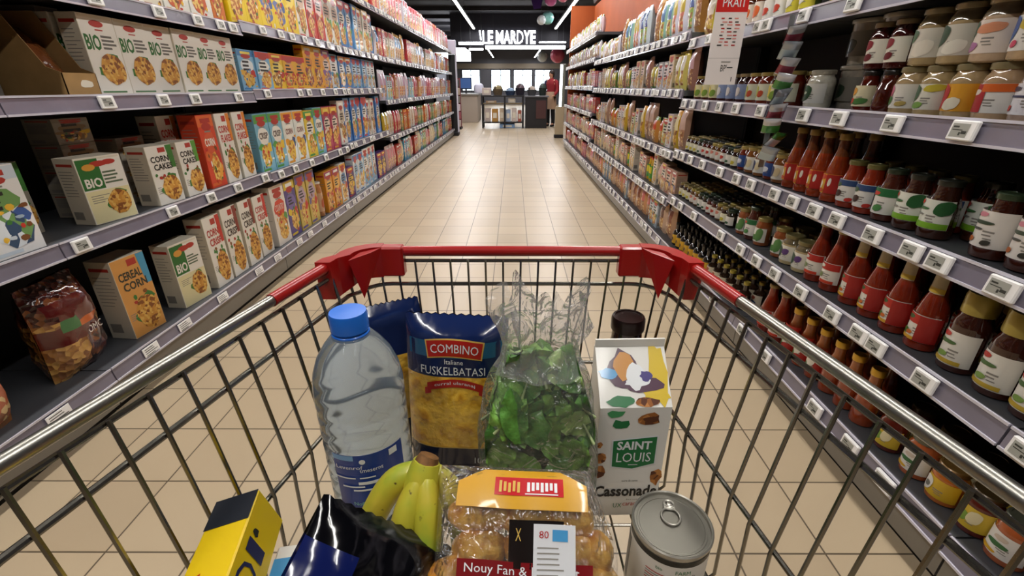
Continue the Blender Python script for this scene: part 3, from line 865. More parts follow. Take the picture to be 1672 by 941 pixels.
put(-1, 0, 1.885, mk_corn(.17, .37, .12, 'CEREAL', 'CORN', '#3a3a30', base='#d89a50', acc='#4a9ac0'), 'x', 'cereal box', .05, yaw=-6, label='tall orange cereal box with blue strip beside the dried fruit bag')
put(-1, 0, 2.21, bioF2, 'x', 'cereal box', .03, yaw=-6, label='white and yellow cereal box with green panel on the bottom left shelf')
tc1 = mk_corn(.15, .40, .1, 'CORN', 'CRISP', '#b8342c', acc='#c8372c'); tc2 = mk_corn(.15, .41, .1, 'CORN', 'CRISP', '#3a2a22', acc='#8a3a2c')
put(-1, 0, 2.45, tc1, 'tall red-lettered corn box', 'cereal box', .02)
put(-1, 0, 2.62, tc2, 'tall brown-lettered corn box', 'cereal box', .02)
put(-1, 0, 2.80, tc2, 'tall brown-lettered corn box', 'cereal box', .02)
put(-1, 0, 2.98, tc1, 'tall red-lettered corn box', 'cereal box', .03)
# fourth shelf, first whole unit (only the feet of the packs show)
yel = [mk_gen(.19, .34, .07, *c) for c in [('#e8c020', '#d8952a', '#f0e6d0', '#c8702a'), ('#e9b91c', '#e06a2a', '#f2e2a0', '#a8562a'), ('#f0d040', '#d8482a', '#f6efe0', '#b8802a')]]
whi = [mk_gen(.19, .33, .07, *c) for c in [('#e9e4da', '#c8372c', '#dfe6ea', '#b8702a'), ('#e6e2d6', '#e0a030', '#f2ede0', '#c8582a'), ('#dfe8ee', '#6aa0c8', '#f0efe8', '#d0a050')]]
blu = [mk_gen(.19, .235, .07, *c) for c in [('#7fb4d8', '#c8372c', '#f0efe8', '#d8a23a'), ('#86bce0', '#4a86c0', '#e8f0f4', '#e0b040')]]
for n_, y in enumerate([1.64, 1.84, 2.04, 2.24, 2.44, 2.64, 2.84, 3.0]):
    m, lk = [(whi[1], 'white and amber cereal box'), (yel[1], 'yellow cereal box'), (yel[1], 'yellow cereal box'), (whi[0], 'white and red cereal box'), (mk_gen(.19, .33, .07, '#e4dcc8', '#a8642a', '#c8b048', '#b06a30'), 'cream and brown cereal box'), (whi[1], 'white and amber cereal box'), (whi[1], 'white and amber cereal box'), (mk_gen(.12, .33, .07, '#d8742a', '#8a4a8a', '#e8b04a', '#a8502a'), 'orange and violet cereal box')][n_]
    put(-1, 3, y, m, lk, 'cereal box', .02)
# second whole unit
ytall = mk_gen(.19, .40, .07, '#eccb1e', '#d9a021', '#f2d860', '#b85a2a'); ytall2 = mk_gen(.19, .40, .07, '#f0d028', '#8a5a9a', '#f6e48a', '#6a7ab0')
rtall = mk_gen(.18, .42, .07, '#c8372c', '#8a2420', '#e8c8c0', '#c86a5a'); wtall = mk_gen(.18, .44, .07, '#e8e0d4', '#c8372c', '#d8b8a0', '#a8763a')
for n_, (m, lk) in enumerate([(ytall, 'tall yellow box'), (ytall, 'tall yellow box'), (ytall2, 'tall violet-topped yellow box'), (ytall2, 'tall violet-topped yellow box'), (ytall, 'tall yellow box'), (wtall, 'tall white and red box'), (rtall, 'tall red box'), (rtall, 'tall red box')]):
    put(-1, 3, 3.21 + .19 * n_, m, lk, 'cereal box', .02)
yb = mk_gen(.2, .235, .07, '#eec11c', '#d8541f', '#f4dc70', '#8a5a2a'); yr = mk_gen(.2, .235, .07, '#e8b020', '#c8271f', '#e9a24a', '#c8502a'); ot = mk_gen(.19, .325, .07, '#eba51e', '#e8b83a', '#d88a2a', '#8a3a4a'); vt = mk_gen(.19, .32, .07, '#e2a04a', '#8a5a9a', '#e8d0c0', '#6a6ab0')
for n_, (m, lk) in enumerate([(blu[1], 'sky blue box'), (blu[0], 'blue and white box'), (yb, 'yellow box'), (yr, 'red-topped yellow box'), (yr, 'red-topped yellow box'), (ot, 'taller orange box'), (ot, 'taller orange box'), (vt, 'taller orange and violet box')]):
    put(-1, 2, 3.20 + .19 * n_, m, lk, 'cereal box', .02 if n_ != 0 else .03)
gw = mk_gen(.18, .375, .08, '#7fb8d0', '#58a048', '#f0ece2', '#e8c030', word='CRISP', wcol='#4a3a30'); gw2 = mk_gen(.18, .37, .08, '#e6ebe6', '#e8a02a', '#f4efe4', '#e0b62c', word='CORN', wcol='#7a3a34')
gy = mk_gen(.18, .36, .08, '#e4c83a', '#4a9a4a', '#f0ece2', '#c88a3a'); mg = mk_gen(.18, .375, .08, '#b03a5a', '#e0a03a', '#e8d8c8', '#c86a3a')
for n_, (m, lk) in enumerate([(gw, 'pale blue and green box'), (gw, 'pale blue and green box'), (gw2, 'white and amber box'), (gw2, 'white and amber box'), (gy, 'yellow and green box'), (gw, 'pale blue and green box'), (mg, 'magenta box'), (mg, 'magenta box')]):
    put(-1, 1, 3.20 + .19 * n_, m, lk, 'cereal box', .02)
cw = mk_gen(.2, .42, .12, '#e8e0d6', '#e8e0d6', '#d84a34', '#e0a23a', word='COUNTRY', wcol='#f4efe4')
pv = mk_gen(.17, .42, .08, '#5a4a8a', '#e0c23a', '#7a6aa8', '#e8b83a'); py_ = mk_gen(.17, .43, .08, '#cdb45a', '#6a5a98', '#b8a0b8', '#d8b048')
my = mk_gen(.17, .36, .08, '#e0962c', '#a02858', '#e8b85a', '#c8642a'); wb = mk_gen(.17, .37, .08, '#e8e6e0', '#e0a02a', '#5a86b8', '#d8a050')
jarO = jar(.09, .30, '#b87a4a', '#e6e2dc', '#c8a080', [(0, .5, .2, .7, '#b85a3a')], name='glass_jar')
for n_, (m, lk) in enumerate([(cw, 'tall white and red box'), (pv, 'purple and yellow box'), (py_, 'gold and purple box'), (py_, 'gold and purple box'), (jarO, 'tall amber jar with white lid'), (my, 'magenta-edged orange box'), (my, 'magenta-edged orange box'), (wb, 'white and blue box')]):
    put(-1, 0, 3.215 + .19 * n_, m, lk, 'cereal box' if n_ != 4 else 'jar', .02 if n_ != 4 else .065)
# third whole unit and beyond
def fillL(i, k, opts, hmax, gap=.012):
    y = YL[i] + .02; n_ = 0
    while True:
        m, lk, w, cat = opts[n_ % len(opts)]
        reps = random.choice([1, 2, 2, 3])
        for _ in range(reps):
            if y + w > YL[i + 1] - .01: return
            put(-1, k, y + w / 2, m, lk, cat, .02 + random.uniform(0, .02), yaw=random.uniform(-3, 3)); y += w + gap
        n_ += 1
def O(w, h, d, cols, lk, cat='cereal box'): return (mk_gen(w, h, d, *cols), lk, w, cat)
def OB(w, h, d, cols, lk, seed=1): return (mk_bag(w, h, d, *cols, seed=seed, nx=6, nz=8), lk, w, 'bag')
b3 = [O(.17, .30, .07, ('#e4ecf0', '#58a0c8', '#f4f2ec', '#c8cfd4'), 'white and pale blue box'), O(.17, .295, .07, ('#4a80c0', '#e0a03a', '#e8e8e4', '#d8a84a'), 'blue and orange box'), O(.17, .30, .07, ('#7ab0dc', '#3a5aa8', '#d8e4ee', '#b8c4d8'), 'pale blue box')]
fillL(3, 2, b3, .33)
fillL(3, 1, [O(.17, .40, .07, ('#ece6dc', '#d8d0c4', '#c8b8a0', '#8a6a4a'), 'cream tall box'), O(.17, .42, .07, ('#3f78c0', '#88b4dc', '#e8e4da', '#e0a24a'), 'royal blue box'), O(.17, .42, .07, ('#5a90d0', '#c8372c', '#f0ece4', '#e0b45a'), 'blue box with red dot')], .42)
fillL(3, 0, [O(.18, .30, .08, ('#5a3a78', '#a8343a', '#e0b83a', '#d8a82a'), 'dark purple and yellow box'), O(.17, .40, .08, ('#dfe6ea', '#3a78b8', '#88b0d0', '#e0c89a'), 'white box with blue top'), O(.17, .42, .08, ('#8ab8d8', '#e8e6e0', '#e8e6e0', '#5a86b8'), 'light blue milk carton')], .42)
fillL(3, 3, [O(.18, .44, .07, ('#e8e4da', '#e0b43a', '#c8a890', '#b8702a'), 'white and yellow tall box'), O(.18, .43, .07, ('#4a80b8', '#b8342c', '#e8e0d4', '#c8884a'), 'blue tall box'), O(.18, .44, .07, ('#6aa0d0', '#3a6ab0', '#e4ebf0', '#c8a05a'), 'light blue tall box')], .44)
fillL(3, 4, [O(.2, .25, .1, ('#e0862a', '#e0862a', '#c86a2a', '#d8a24a'), 'orange box'), O(.2, .34, .1, ('#2a2a5a', '#3a3a78', '#4a4a8a', '#8a8ab0'), 'navy blue box'), O(.2, .34, .1, ('#78b09a', '#5a9a88', '#a8ccc0', '#c8d8c8'), 'pale green box')], .34)
pinkb = [OB(.17, .36, .08, ('#d87a8a', '#e8a0a8', '#d0606a', '#e0b0a0'), 'pink bag', 1), O(.17, .35, .08, ('#e8a8b0', '#d86a78', '#f0e4e0', '#d8a878'), 'pale pink box'), O(.17, .36, .08, ('#e4dcd0', '#c8645a', '#d8b8a8', '#b88a5a'), 'cream and pink box'), O(.16, .36, .08, ('#c84a4a', '#b03a3a', '#e0a8a0', '#c8886a'), 'red box'), O(.17, .37, .08, ('#d8d4de', '#b8b4c4', '#e8e6ea', '#a8a4b0'), 'pale lilac box')]
mix1 = [OB(.15, .36, .07, ('#e6e4ea', '#6a9ac8', '#d8a85a', '#c8925a'), 'white and blue bag', 2), OB(.15, .38, .07, ('#d8b078', '#e8e2da', '#e0b060', '#c8863a'), 'tan bag', 3), OB(.15, .34, .07, ('#ddd8e2', '#4a78a8', '#e8e6ea', '#b87a4a'), 'lilac bag with blue band', 4), O(.15, .34, .07, ('#b8343a', '#8a2024', '#e0c0b8', '#c8785a'), 'dark red box'), O(.15, .33, .07, ('#cfc8ba', '#c86a50', '#e8e0d4', '#b8804a'), 'beige box')]
mix2 = [OB(.14, .34, .07, ('#d8c4cc', '#e8dce0', '#c86a70', '#d8844a'), 'pinkish bag', 5), OB(.14, .36, .07, ('#e2d8e8', '#c8a0b8', '#e4e0ea', '#d0906a'), 'lilac bag', 6), O(.14, .30, .07, ('#a8c8d8', '#6ab0a0', '#e4ecec', '#88b078'), 'pale aqua box'), OB(.14, .33, .07, ('#c85a6a', '#e0a0a8', '#b03a4a', '#d88a7a'), 'rose red bag', 7), O(.14, .32, .07, ('#c89a6a', '#b84a3a', '#e0ccb0', '#a87a4a'), 'brown box')]
mix3 = [OB(.13, .30, .07, ('#d8b83a', '#e8e0b8', '#a8a03a', '#b88a3a'), 'mustard bag', 8), OB(.13, .31, .07, ('#e6dcd4', '#c8a88a', '#e8e0d8', '#a8783a'), 'cream bag', 9), OB(.13, .30, .07, ('#b83a4a', '#e0b0a8', '#a82a3a', '#c8785a'), 'crimson bag', 10), O(.13, .30, .07, ('#7a9a6a', '#5a7a48', '#d8d8b8', '#a89a5a'), 'green box'), O(.13, .29, .07, ('#d8763a', '#c84a2a', '#e8c8a0', '#b8783a'), 'orange box')]
mix4 = [O(.15, .28, .08, ('#b84030', '#a8342c', '#d8b8a0', '#8a5a3a'), 'brick red box'), OB(.15, .33, .08, ('#e6dcc4', '#d8c8a0', '#e8e0cc', '#c8a05a'), 'butter yellow bag', 11), O(.15, .33, .08, ('#3a88b0', '#6ab8d0', '#d8e8ee', '#5a90a8'), 'teal blue box'), O(.15, .34, .08, ('#5a9a5a', '#3a7a48', '#d0e0c0', '#8ab068'), 'leaf green box'), OB(.15, .32, .08, ('#e0b8b8', '#d88a90', '#e8d0cc', '#d8a080'), 'dusty pink bag', 12)]
for i in range(4, 8):
    for k, mx in enumerate([mix4, mix3, mix2, mix1, pinkb]):
        q = mx[(i + k) % 5:] + mx[:(i + k) % 5]
        fillL(i, k, q, .3)
flush()
# ------------------------------------------------------------------ right side: jars and bottles
BEI = '#b39a72'
pu = [jar(.086, .135, BEI, '#8f8360', '#e4ded2', [(-.75, .5, .35, .95, '#c8647a'), (-.7, .5, .1, .5, '#4a7a3a'), (.5, .3, .1, .3, '#b8a05a')]),
      jar(.086, .135, '#b09a6e', '#8f8360', '#dfdccb', [(-.7, .55, .3, .95, '#3a5a3a'), (.7, .5, .7, .98, '#c8b83a'), (-.1, .35, .05, .3, '#7aa048')]),
      jar(.086, .135, BEI, '#8f8360', '#e0a02a', [(-.75, .6, .02, .98, '#b8282a'), (.2, .4, .05, .5, '#e8e0c8'), (-.9, .2, .6, .85, '#e8e0d8')]),
      jar(.086, .135, '#b89a78', '#8f8360', '#e6e2da', [(-.6, .7, .02, .98, '#b0242a'), (.6, .75, .72, .99, '#d8641f'), (-.5, .3, .6, .8, '#e8dcd0')]),
      jar(.086, .135, '#a89080', '#3a3a3a', '#e6e2e6', [(.95, .4, .02, .98, '#8a4a8a'), (-.6, .2, .1, .3, '#c8372c'), (-.2, .6, .55, .62, '#3a3a5a'), (-.5, .3, .75, .9, '#4a3a4a')])]
pl = ['green and white label', 'olive and white label', 'red and orange label', 'red and white label', 'white and purple label']
pub = [jar(.09, .148, '#a8926a', '#9a8c6c', '#d8d2c4', [(-.7, .6, .5, .98, '#4a6a4a'), (.4, .5, .05, .6, '#e8e0d0')], neck='#7a6c50'),
       jar(.09, .148, '#a8926a', '#9a8c6c', '#cfcabc', [(-.6, .6, .3, .98, '#2f4a33'), (.5, .5, .05, .5, '#e4dfd0')], neck='#6c6048'),
       jar(.09, .148, '#bda488', '#a89a78', '#e6d8cc', [(-.8, .4, .5, .98, '#2f5a48'), (.3, .6, .6, .9, '#d8906a'), (-.6, .5, .05, .35, '#a86a9a')], neck='#7a6c58'),
       jar(.09, .148, '#b89c78', '#b0906c', '#e4e0da', [(-.75, .45, .25, .98, '#3a5a9a'), (.2, .35, .6, .98, '#c8b03a'), (.55, .2, .7, .98, '#c84a3a'), (-.2, .15, .1, .3, '#c83a5a')], neck='#6f6350')]
ppl = ['pale green label', 'dark green label', 'pink and teal label', 'blue label with apples']
red1 = jar(.075, .13, '#5a1a0e', '#2a2622', '#e0d6b0', [(-.5, .5, .5, .9, '#e0a03a'), (.4, .6, .1, .4, '#4a7a3a'), (-.5, .4, .1, .4, '#c8442c')], shape='belly')
red2 = jar(.078, .13, '#4a180c', '#221f1c', None, shape='belly')
red3 = jar(.075, .14, '#3a0c0a', '#8a7a5c', '#e6e2d4', [(-.3, .5, .55, .95, '#8a2430'), (0, .35, .1, .4, '#6a1420')], foot=1)
NP = 'puree jar'
for n_, (y, q) in enumerate([(1.525, 0), (1.43, 1), (1.335, 2), (1.24, 3), (1.145, 4), (1.05, 2), (.955, 3), (.87, 1)]):
    put(1, 3, y, pu[q], 'puree jar, %s,' % pl[q], 'jar', .065)
for n_, (y, q) in enumerate([(1.505, 0), (1.405, 1), (1.305, 2), (1.205, 3), (1.105, 2), (1.005, 3), (.905, 2)]):
    put(1, 3, y, pub[q], 'puree jar, %s,' % ppl[q], 'jar', .067, z=.1355, layer=1)
put(1, 3, 1.70, red1, 'x', 'jar', .06, label='dark red jar with sunny label, fourth right shelf, left of the puree jars')
put(1, 3, 1.61, red2, 'x', 'jar', .062, label='unlabelled dark red jar between labelled red jar and puree jars')
put(1, 3, 1.70, red3, 'x', 'jar', .062, z=.1305, layer=1, label='cherry jar with white label stacked on the labelled red jar')
put(1, 3, 1.61, red3, 'x', 'jar', .062, z=.1305, layer=1, label='cherry jar with white label stacked on the unlabelled red jar')
for y in (1.5, 1.38, 1.26, 1.14, 1.02):
    put(1, 3, y, pub[1], 'dim puree jar', 'jar', .18, row=1); put(1, 3, y, pub[1], 'dim puree jar', 'jar', .18, z=.1485, row=1)
may = jar(.098, .14, '#d8d4c4', '#b8b4a4', '#e6e4dc', [(-.2, .55, .1, .9, '#1f4a2c'), (-.2, .2, .45, .6, '#c8d8c0')], name='mayonnaise_jar')
tub = jar(.15, .155, '#8a8276', '#9a9284', '#6f6a60', [(-.3, .5, .1, .7, '#1f2f22')], shape='tub', name='plastic_tub', lz=(.2, .8))
put(1, 3, 1.985, may, 'x', 'jar', .07, label='white mayonnaise jar with dark green label beside the hanging clip strip')
for y, nm in ((1.95, 'beside the mayonnaise jar'), (1.79, 'in the gap left of the red jars')):
    put(1, 3, y, tub, 'x', 'tub', .20, row=1, label='large grey plastic tub, lower one %s' % nm)
    put(1, 3, y, tub, 'x', 'tub', .20, z=.1565, row=1, label='large grey plastic tub, upper one %s' % nm)
# shelf 3 (z .832)
tall_o = jar(.078, .245, '#8c3413', '#a8884a', '#d8862a', [(-.55, .70, .02, .98, '#d8a02a'), (-.3, .5, .70, .95, '#c8401c'), (-.6, .45, .15, .62, '#e8e0c8'), (-.2, .3, .05, .25, '#c8501c'), (.85, .64, .02, .98, '#a81f1a'), (.55, .12, .4, .8, '#e4ddd4')], shape='passata', neck='#6a3a1e', lz=(.14, .46), name='sauce_bottle', lidh=.02)
for y in (2.005, 1.915, 1.825, 1.735): put(1, 2, y, tall_o, 'tall orange sauce bottle', 'bottle', .058)
for y in (2.01, 1.91, 1.81, 1.72): put(1, 2, y, tall_o, 'tall orange sauce bottle', 'bottle', .155, row=1)
jb = jar(.08, .165, '#8a2c14', '#6f6a3c', '#e6e2da', [(.0, 1.2, .72, .98, '#2f4a78'), (-.5, .5, .62, .85, '#3a5a3a'), (-.1, .3, .2, .5, '#3a2420'), (.9, .25, .02, .2, '#c8372c')], shape='belly', lz=(.16, .66))
jg = jar(.08, .165, '#4a2014', '#2f3a2a', '#e6e2da', [(.0, 1.3, .68, .99, '#1f6a3a'), (-.3, .4, .7, .85, '#c8372c'), (.2, .3, .1, .35, '#4a8a4a'), (-.9, .4, .05, .95, '#2a3450')], shape='belly', lz=(.16, .70))
jw = jar(.084, .165, '#3a1c10', '#2a2c24', '#e4e6da', [(0, 1.4, .02, .22, '#7ab02a'), (-.4, .5, .62, .72, '#3a6a3a'), (-.5, .12, .80, .95, '#c8372c'), (-.5, .4, .42, .5, '#8a8a80'), (.95, .45, .5, .98, '#1f5a2c')], shape='belly', lz=(.2, .74))
jbr = jar(.084, .165, '#3f1a0e', '#3a4a34', '#e8e2da', [(-.3, .3, .82, .95, '#d88a9a'), (-.2, .6, .62, .72, '#3a4a3a'), (-.3, .3, .45, .52, '#4a4a44'), (-.5, .2, .1, .25, '#b8642a'), (.4, .2, .08, .22, '#3a3a34')], shape='belly', lz=(.2, .80))
for y, j, lk in [(1.645, jb, 'blue-topped white label jar'), (1.555, jb, 'blue-topped white label jar'), (1.465, jg, 'green-topped white label jar'), (1.37, jw, 'lime-edged white label jar'), (1.275, jw, 'lime-edged white label jar'), (1.105, jbr, 'brown jar with white label'), (1.01, jbr, 'brown jar with white label'), (.915, jbr, 'brown jar with white label')]:
    put(1, 2, y, j, lk, 'jar', .062)
for y in (1.61, 1.52, 1.43, 1.34): put(1, 2, y, jb, 'dim red jar', 'jar', .16, row=1)
for y in (1.24, 1.14, 1.04): put(1, 2, y, jw, 'dim lime-edged jar', 'jar', .16, row=1)
# shelf 2 (z .523)
yl = paper('#c8a83a')
def tomato(neckcol='#b8a888', lab='#e6e0d4', p=()):
    pr = jar(.08, .25, '#7c2610', '#a88a4c', lab, [(0, 1.3, .64, .98, '#b8281c'), (-.4, .3, .76, .92, '#3a5a2a'), (-.3, .7, .02, .14, '#d8a02a'), (-.5, .25, .16, .38, '#4a7a2c'), (-.1, .2, .2, .34, '#c8641c'), (.95, .64, .02, .98, '#a01f1a')] + list(p), shape='passata', neck='#702c14', lz=(.12, .48), name='sauce_bottle', lidh=.022)
    b = MB(); r = .040 * .56
    b.lathe([(r * 1.12, .175), (r * 1.0, .228)], paper(neckcol), 14, a0=-pi / 2 - 1.2, a1=-pi / 2 + 1.2)
    b.lathe([(r * 1.13, .178), (r * 1.10, .192)], yl, 14, a0=-pi / 2 - 1.2, a1=-pi / 2 + 1.2)
    pr[2].append(('neck_label', b.mesh('neck_label'), (0, 0, 0)))
    return pr
t1 = tomato(); t0 = tall_o
t2 = jar(.08, .235, '#7c2610', '#a08a58', '#e4ddd2', [(0, 1.3, .66, .98, '#b0241c'), (.4, .64, .02, .16, '#c8381c'), (-.3, .3, .74, .9, '#e4ddd2'), (-.3, .3, .25, .5, '#7a8a5a')], shape='passata', lz=(.14, .5), name='sauce_bottle')
for y, j, lk in [(1.70, t2, 'tomato bottle with bare neck'), (1.60, t2, 'tomato bottle with bare neck'), (1.485, t1, 'tomato bottle with neck label'), (1.385, t1, 'tomato bottle with neck label'), (1.285, t1, 'tomato bottle with neck label'), (1.18, t1, 'tomato bottle with neck label')]:
    put(1, 1, y, j, lk, 'bottle', .058)
for y in (1.69, 1.59, 1.48, 1.37, 1.27, 1.16): put(1, 1, y, t2, 'tomato bottle', 'bottle', .16, row=1)
jy = jar(.084, .225, '#3a180e', '#a89648', '#e6e2d8', [(-.4, .3, .80, .95, '#b8342c'), (-.3, .6, .6, .72, '#4a6a3a'), (0, .9, .04, .16, '#c8a83a'), (-.2, .3, .2, .36, '#7a9a48')], shape='jar', lz=(.12, .68), lidh=.055, neck='#3a180e')
for y in (1.065, .955, .86): put(1, 1, y, jy, 'dark jar with tall yellowish lid', 'jar', .062)
for y in (1.05, .94): put(1, 1, y, jy, 'dark jar with tall yellowish lid', 'jar', .16, row=1)
pk = jar(.085, .17, '#c8b8a8', '#e0dcd4', '#e4dce0', [(0, .9, .3, .8, '#c03a8a')], shape='tub', name='plastic_tub', lz=(.1, .9))
put(1, 1, .755, pk, 'x', 'tub', .05, label='white and pink tub cut by the right edge of the picture')
put(1, 1, .65, pk, 'x', 'tub', .05, label='white and pink tub just outside the right edge')
bj = jar(.088, .13, '#b8a67a', '#7a7048', '#e2ded0', [(-.5, .5, .1, .9, '#2f4a33'), (.4, .3, .4, .8, '#5a3a78')], neck='#6a6048')
bj2 = jar(.075, .135, '#8a4a24', '#8a7a44', '#e4e0d4', [(0, .6, .1, .5, '#4a7a3a'), (.6, .4, .1, .98, '#5a8a4a')])
for y, j, lk in [(1.975, bj2, 'copper jar with green label'), (1.885, bj, 'beige jar with green label'), (1.79, bj, 'beige jar with green label')]: put(1, 1, y, j, lk, 'jar', .062)
for y in (1.98, 1.88, 1.78): put(1, 1, y, bj, 'dim beige jar', 'jar', .16, row=1)
# bottom shelf (z .167)
ycap = jar(.076, .215, '#8c3a18', '#c8982c', None, shape='passata', neck='#8a4a20', name='sauce_bottle', lidh=.022)
ycapl = jar(.076, .215, '#8c3a18', '#c8982c', '#a8241a', [(0, .6, .2, .7, '#e4dccc'), (-.5, .3, .05, .3, '#4a7a3a')], shape='passata', neck='#8a4a20', name='sauce_bottle', lidh=.022)
for y, j, lk in [(1.93, t2, 'tomato bottle with bare neck'), (1.83, t2, 'tomato bottle with bare neck'), (1.72, ycapl, 'yellow-capped red label sauce bottle'), (1.63, ycapl, 'yellow-capped red label sauce bottle'), (1.54, ycapl, 'yellow-capped red label sauce bottle'), (1.45, ycap, 'yellow-capped orange sauce bottle'), (1.36, ycap, 'yellow-capped orange sauce bottle'), (1.27, ycap, 'yellow-capped orange sauce bottle')]:
    put(1, 0, y, j, lk, 'bottle', .058)
for y in (1.93, 1.82, 1.71, 1.62, 1.52, 1.43, 1.33): put(1, 0, y, ycap, 'yellow-capped orange sauce bottle', 'bottle', .16, row=1)
ylj = jar(.082, .13, '#5a1c10', '#4a3a20', '#d8b83a', [(-.2, .4, .2, .7, '#7a9a3a'), (.5, .3, .3, .9, '#e8dcb0')])
orj = jar(.082, .12, '#b86420', '#7a5a2c', '#d8b02c', [(-.5, .4, .1, .9, '#e6e2da'), (-.4, .2, .3, .6, '#7a7a70')])
whj = jar(.082, .135, '#a8562c', '#5a5a4a', '#e6e2dc', [(0, .5, .4, .6, '#3a6a3a'), (-.4, .5, .05, .2, '#d8a82a'), (.1, .3, .7, .9, '#c8b8a8')])
for y, j, lk in [(1.15, ylj, 'red-brown jar with yellow label'), (1.04, whj, 'copper jar with white label'), (.945, orj, 'orange jar with yellow label'), (.85, ylj, 'red-brown jar with yellow label'), (.765, whj, 'copper jar with white label'), (.66, whj, 'copper jar with white label')]:
    put(1, 0, y, j, lk, 'jar', .06)
for y in (1.18, 1.07, .96, .85): put(1, 0, y, ylj, 'dim jar with yellow label', 'jar', .17, row=1)
# shelf 4/5 on the two near units, seen from below
gs = [jar(.07, .19, '#8a9a3a', '#3a3a30', '#e4e0c8', [(0, .6, .3, .8, '#b8b83a')], shape='slim', name='sauce_bottle'), jar(.085, .16, '#5a2a14', '#8a7a50', '#e6d8c8', [(0, .6, .2, .8, '#d8642a'), (-.4, .2, .5, .9, '#e8c83a')]),
      jar(.08, .17, '#6a7a3a', '#4a4a3c', '#d8c83a', [(0, .5, .2, .8, '#e8e4d8')]), jar(.085, .15, '#7a2a14', '#2a2a2a', '#e8e4da', [(0, .5, .2, .6, '#c8442c')])]
gl = ['slim green bottle', 'brown jar with orange label', 'olive jar with yellow label', 'red jar with white label']
y = 1.0; n_ = 0
while y < 3.02:
    q = [3, 1, 2, 1, 0, 0, 2][(n_ // 2) % 7]
    if not (2.03 < y < 2.1): put(1, 4, y, gs[q], gl[q], 'jar', .06)
    y += .098; n_ += 1
put(1, 4, 3.17, mk_bag(.15, .25, .08, '#d8c03a', '#e8dcc8', '#e0982a', '#c8a83a', 21), 'yellow snack bag', 'bag', .02)
# second unit: fourth shelf
g1 = jar(.088, .142, '#4a1a10', '#a08c50', '#e0d8a8', [(-.3, .4, .2, .9, '#d8c03a'), (.5, .4, .1, .6, '#7a9a3a')], neck='#3a1408')
g2 = jar(.088, .142, '#3a1414', '#8a7a5a', '#8a9ac0', [(0, .4, .2, .8, '#d8d4d0')], neck='#2a0c0a')
g3 = jar(.088, .142, '#6a2410', '#a08c50', '#d8d8c0', [(-.4, .5, .1, .9, '#a8a848'), (.4, .3, .2, .6, '#b84a2a')], neck='#6a1c0c')
for n_, y in enumerate([3.2, 3.08, 2.96, 2.84, 2.72, 2.60, 2.49, 2.38, 2.27, 2.16]):
    j, lk = [(g1, 'dark jar with yellow label'), (g1, 'dark jar with yellow label'), (g1, 'dark jar with yellow label'), (g2, 'dark jar with blue label'), (g2, 'dark jar with blue label'), (g2, 'dark jar with blue label'), (g3, 'red jar with green label'), (g3, 'red jar with green label'), (g1, 'dark jar with yellow label'), (g3, 'red jar with green label')][n_]
    put(1, 3, y, j, lk, 'jar', .062); put(1, 3, y + .02, j, 'dim ' + lk, 'jar', .17, row=1)
# second unit: third and second shelf of small jars, three deep
def sj(body, lid, lab, pa, d=.062, h=.098): return jar(d, h, body, lid, lab, pa, n=14)
s1 = sj('#2a140c', '#8a7a4c', '#e4e0c4', [(0, .6, .1, .5, '#c8b83a')]); s2 = sj('#4a140e', '#2c2a26', '#e2dcd2', [(0, .6, .3, .7, '#b83a2c')])
s3 = sj('#1c1a10', '#2a3a2a', '#e6e2d8', [(0, .5, .1, .4, '#2f5a38')]); s4 = sj('#5a3a1a', '#9a8a48', '#e4dcd0', [(0, .6, .5, .9, '#c87a6a')])
b4 = jar(.08, .125, '#7a4a20', '#a08c50', '#e4e0d4', [(-.4, .5, .1, .9, '#24305a'), (.5, .3, .2, .8, '#d8c8a0')]); b5 = jar(.07, .12, '#6a2414', '#b09a5c', '#2a4a8a', [(0, .5, .3, .7, '#d8d8e0')])
sl_ = {id(s1): 'small jar with yellow label', id(s2): 'small jar with red label', id(s3): 'small jar with green label', id(s4): 'small jar with pink label'}
n_ = 0; y = 3.22
while y > 2.50:
    j = [s1, s1, s1, s3, s2, s2, s4, s4, s2, s3, s1, s3][n_ % 12]
    put(1, 2, y, j, sl_[id(j)], 'jar', .05)
    for r_ in (1, 2, 3): put(1, 2, y, j, 'dim ' + sl_[id(j)], 'jar', .05 + .072 * r_, row=r_)
    y -= .070; n_ += 1
for y, j, lk in [(2.455, b5, 'copper jar with blue label'), (2.365, b4, 'brown jar with navy label'), (2.275, b4, 'brown jar with navy label'), (2.185, b5, 'copper jar with blue label'), (2.10, b4, 'brown jar with navy label')]:
    put(1, 2, y, j, lk, 'jar', .062); put(1, 2, y, j, 'dim ' + lk, 'jar', .16, row=1)
n_ = 0; y = 3.22
while y > 2.40:
    j = [s1, s1, s1, s4, s4, s3, s3, s2, s2, s4, s1, s3][n_ % 12]
    put(1, 1, y, j, sl_[id(j)], 'jar', .05)
    for r_ in (1, 2, 3): put(1, 1, y, j, 'dim ' + sl_[id(j)], 'jar', .05 + .072 * r_, row=r_)
    y -= .070; n_ += 1
for y, j, lk in [(2.33, bj2, 'copper jar with green label'), (2.235, jg, 'green-topped white label jar'), (2.14, bj2, 'copper jar with green label')]:
    put(1, 1, y, j, lk, 'jar', .062); put(1, 1, y, j, 'dim ' + lk, 'jar', .16, row=1)
soy = jar(.062, .165, '#14100c', '#1c1a18', '#d8a82a', [(0, .6, .2, .6, '#c8922a'), (0, .3, .3, .7, '#3a2a14')], shape='slim', lz=(.1, .52), name='sauce_bottle', n=14)
soy2 = jar(.066, .15, '#2a1a10', '#a8963c', '#d8ceb8', [(0, .6, .1, .5, '#3a5a8a'), (0, .4, .6, .9, '#a8503a')], shape='slim', lz=(.1, .6), name='sauce_bottle', n=14)
y = 3.22; n_ = 0
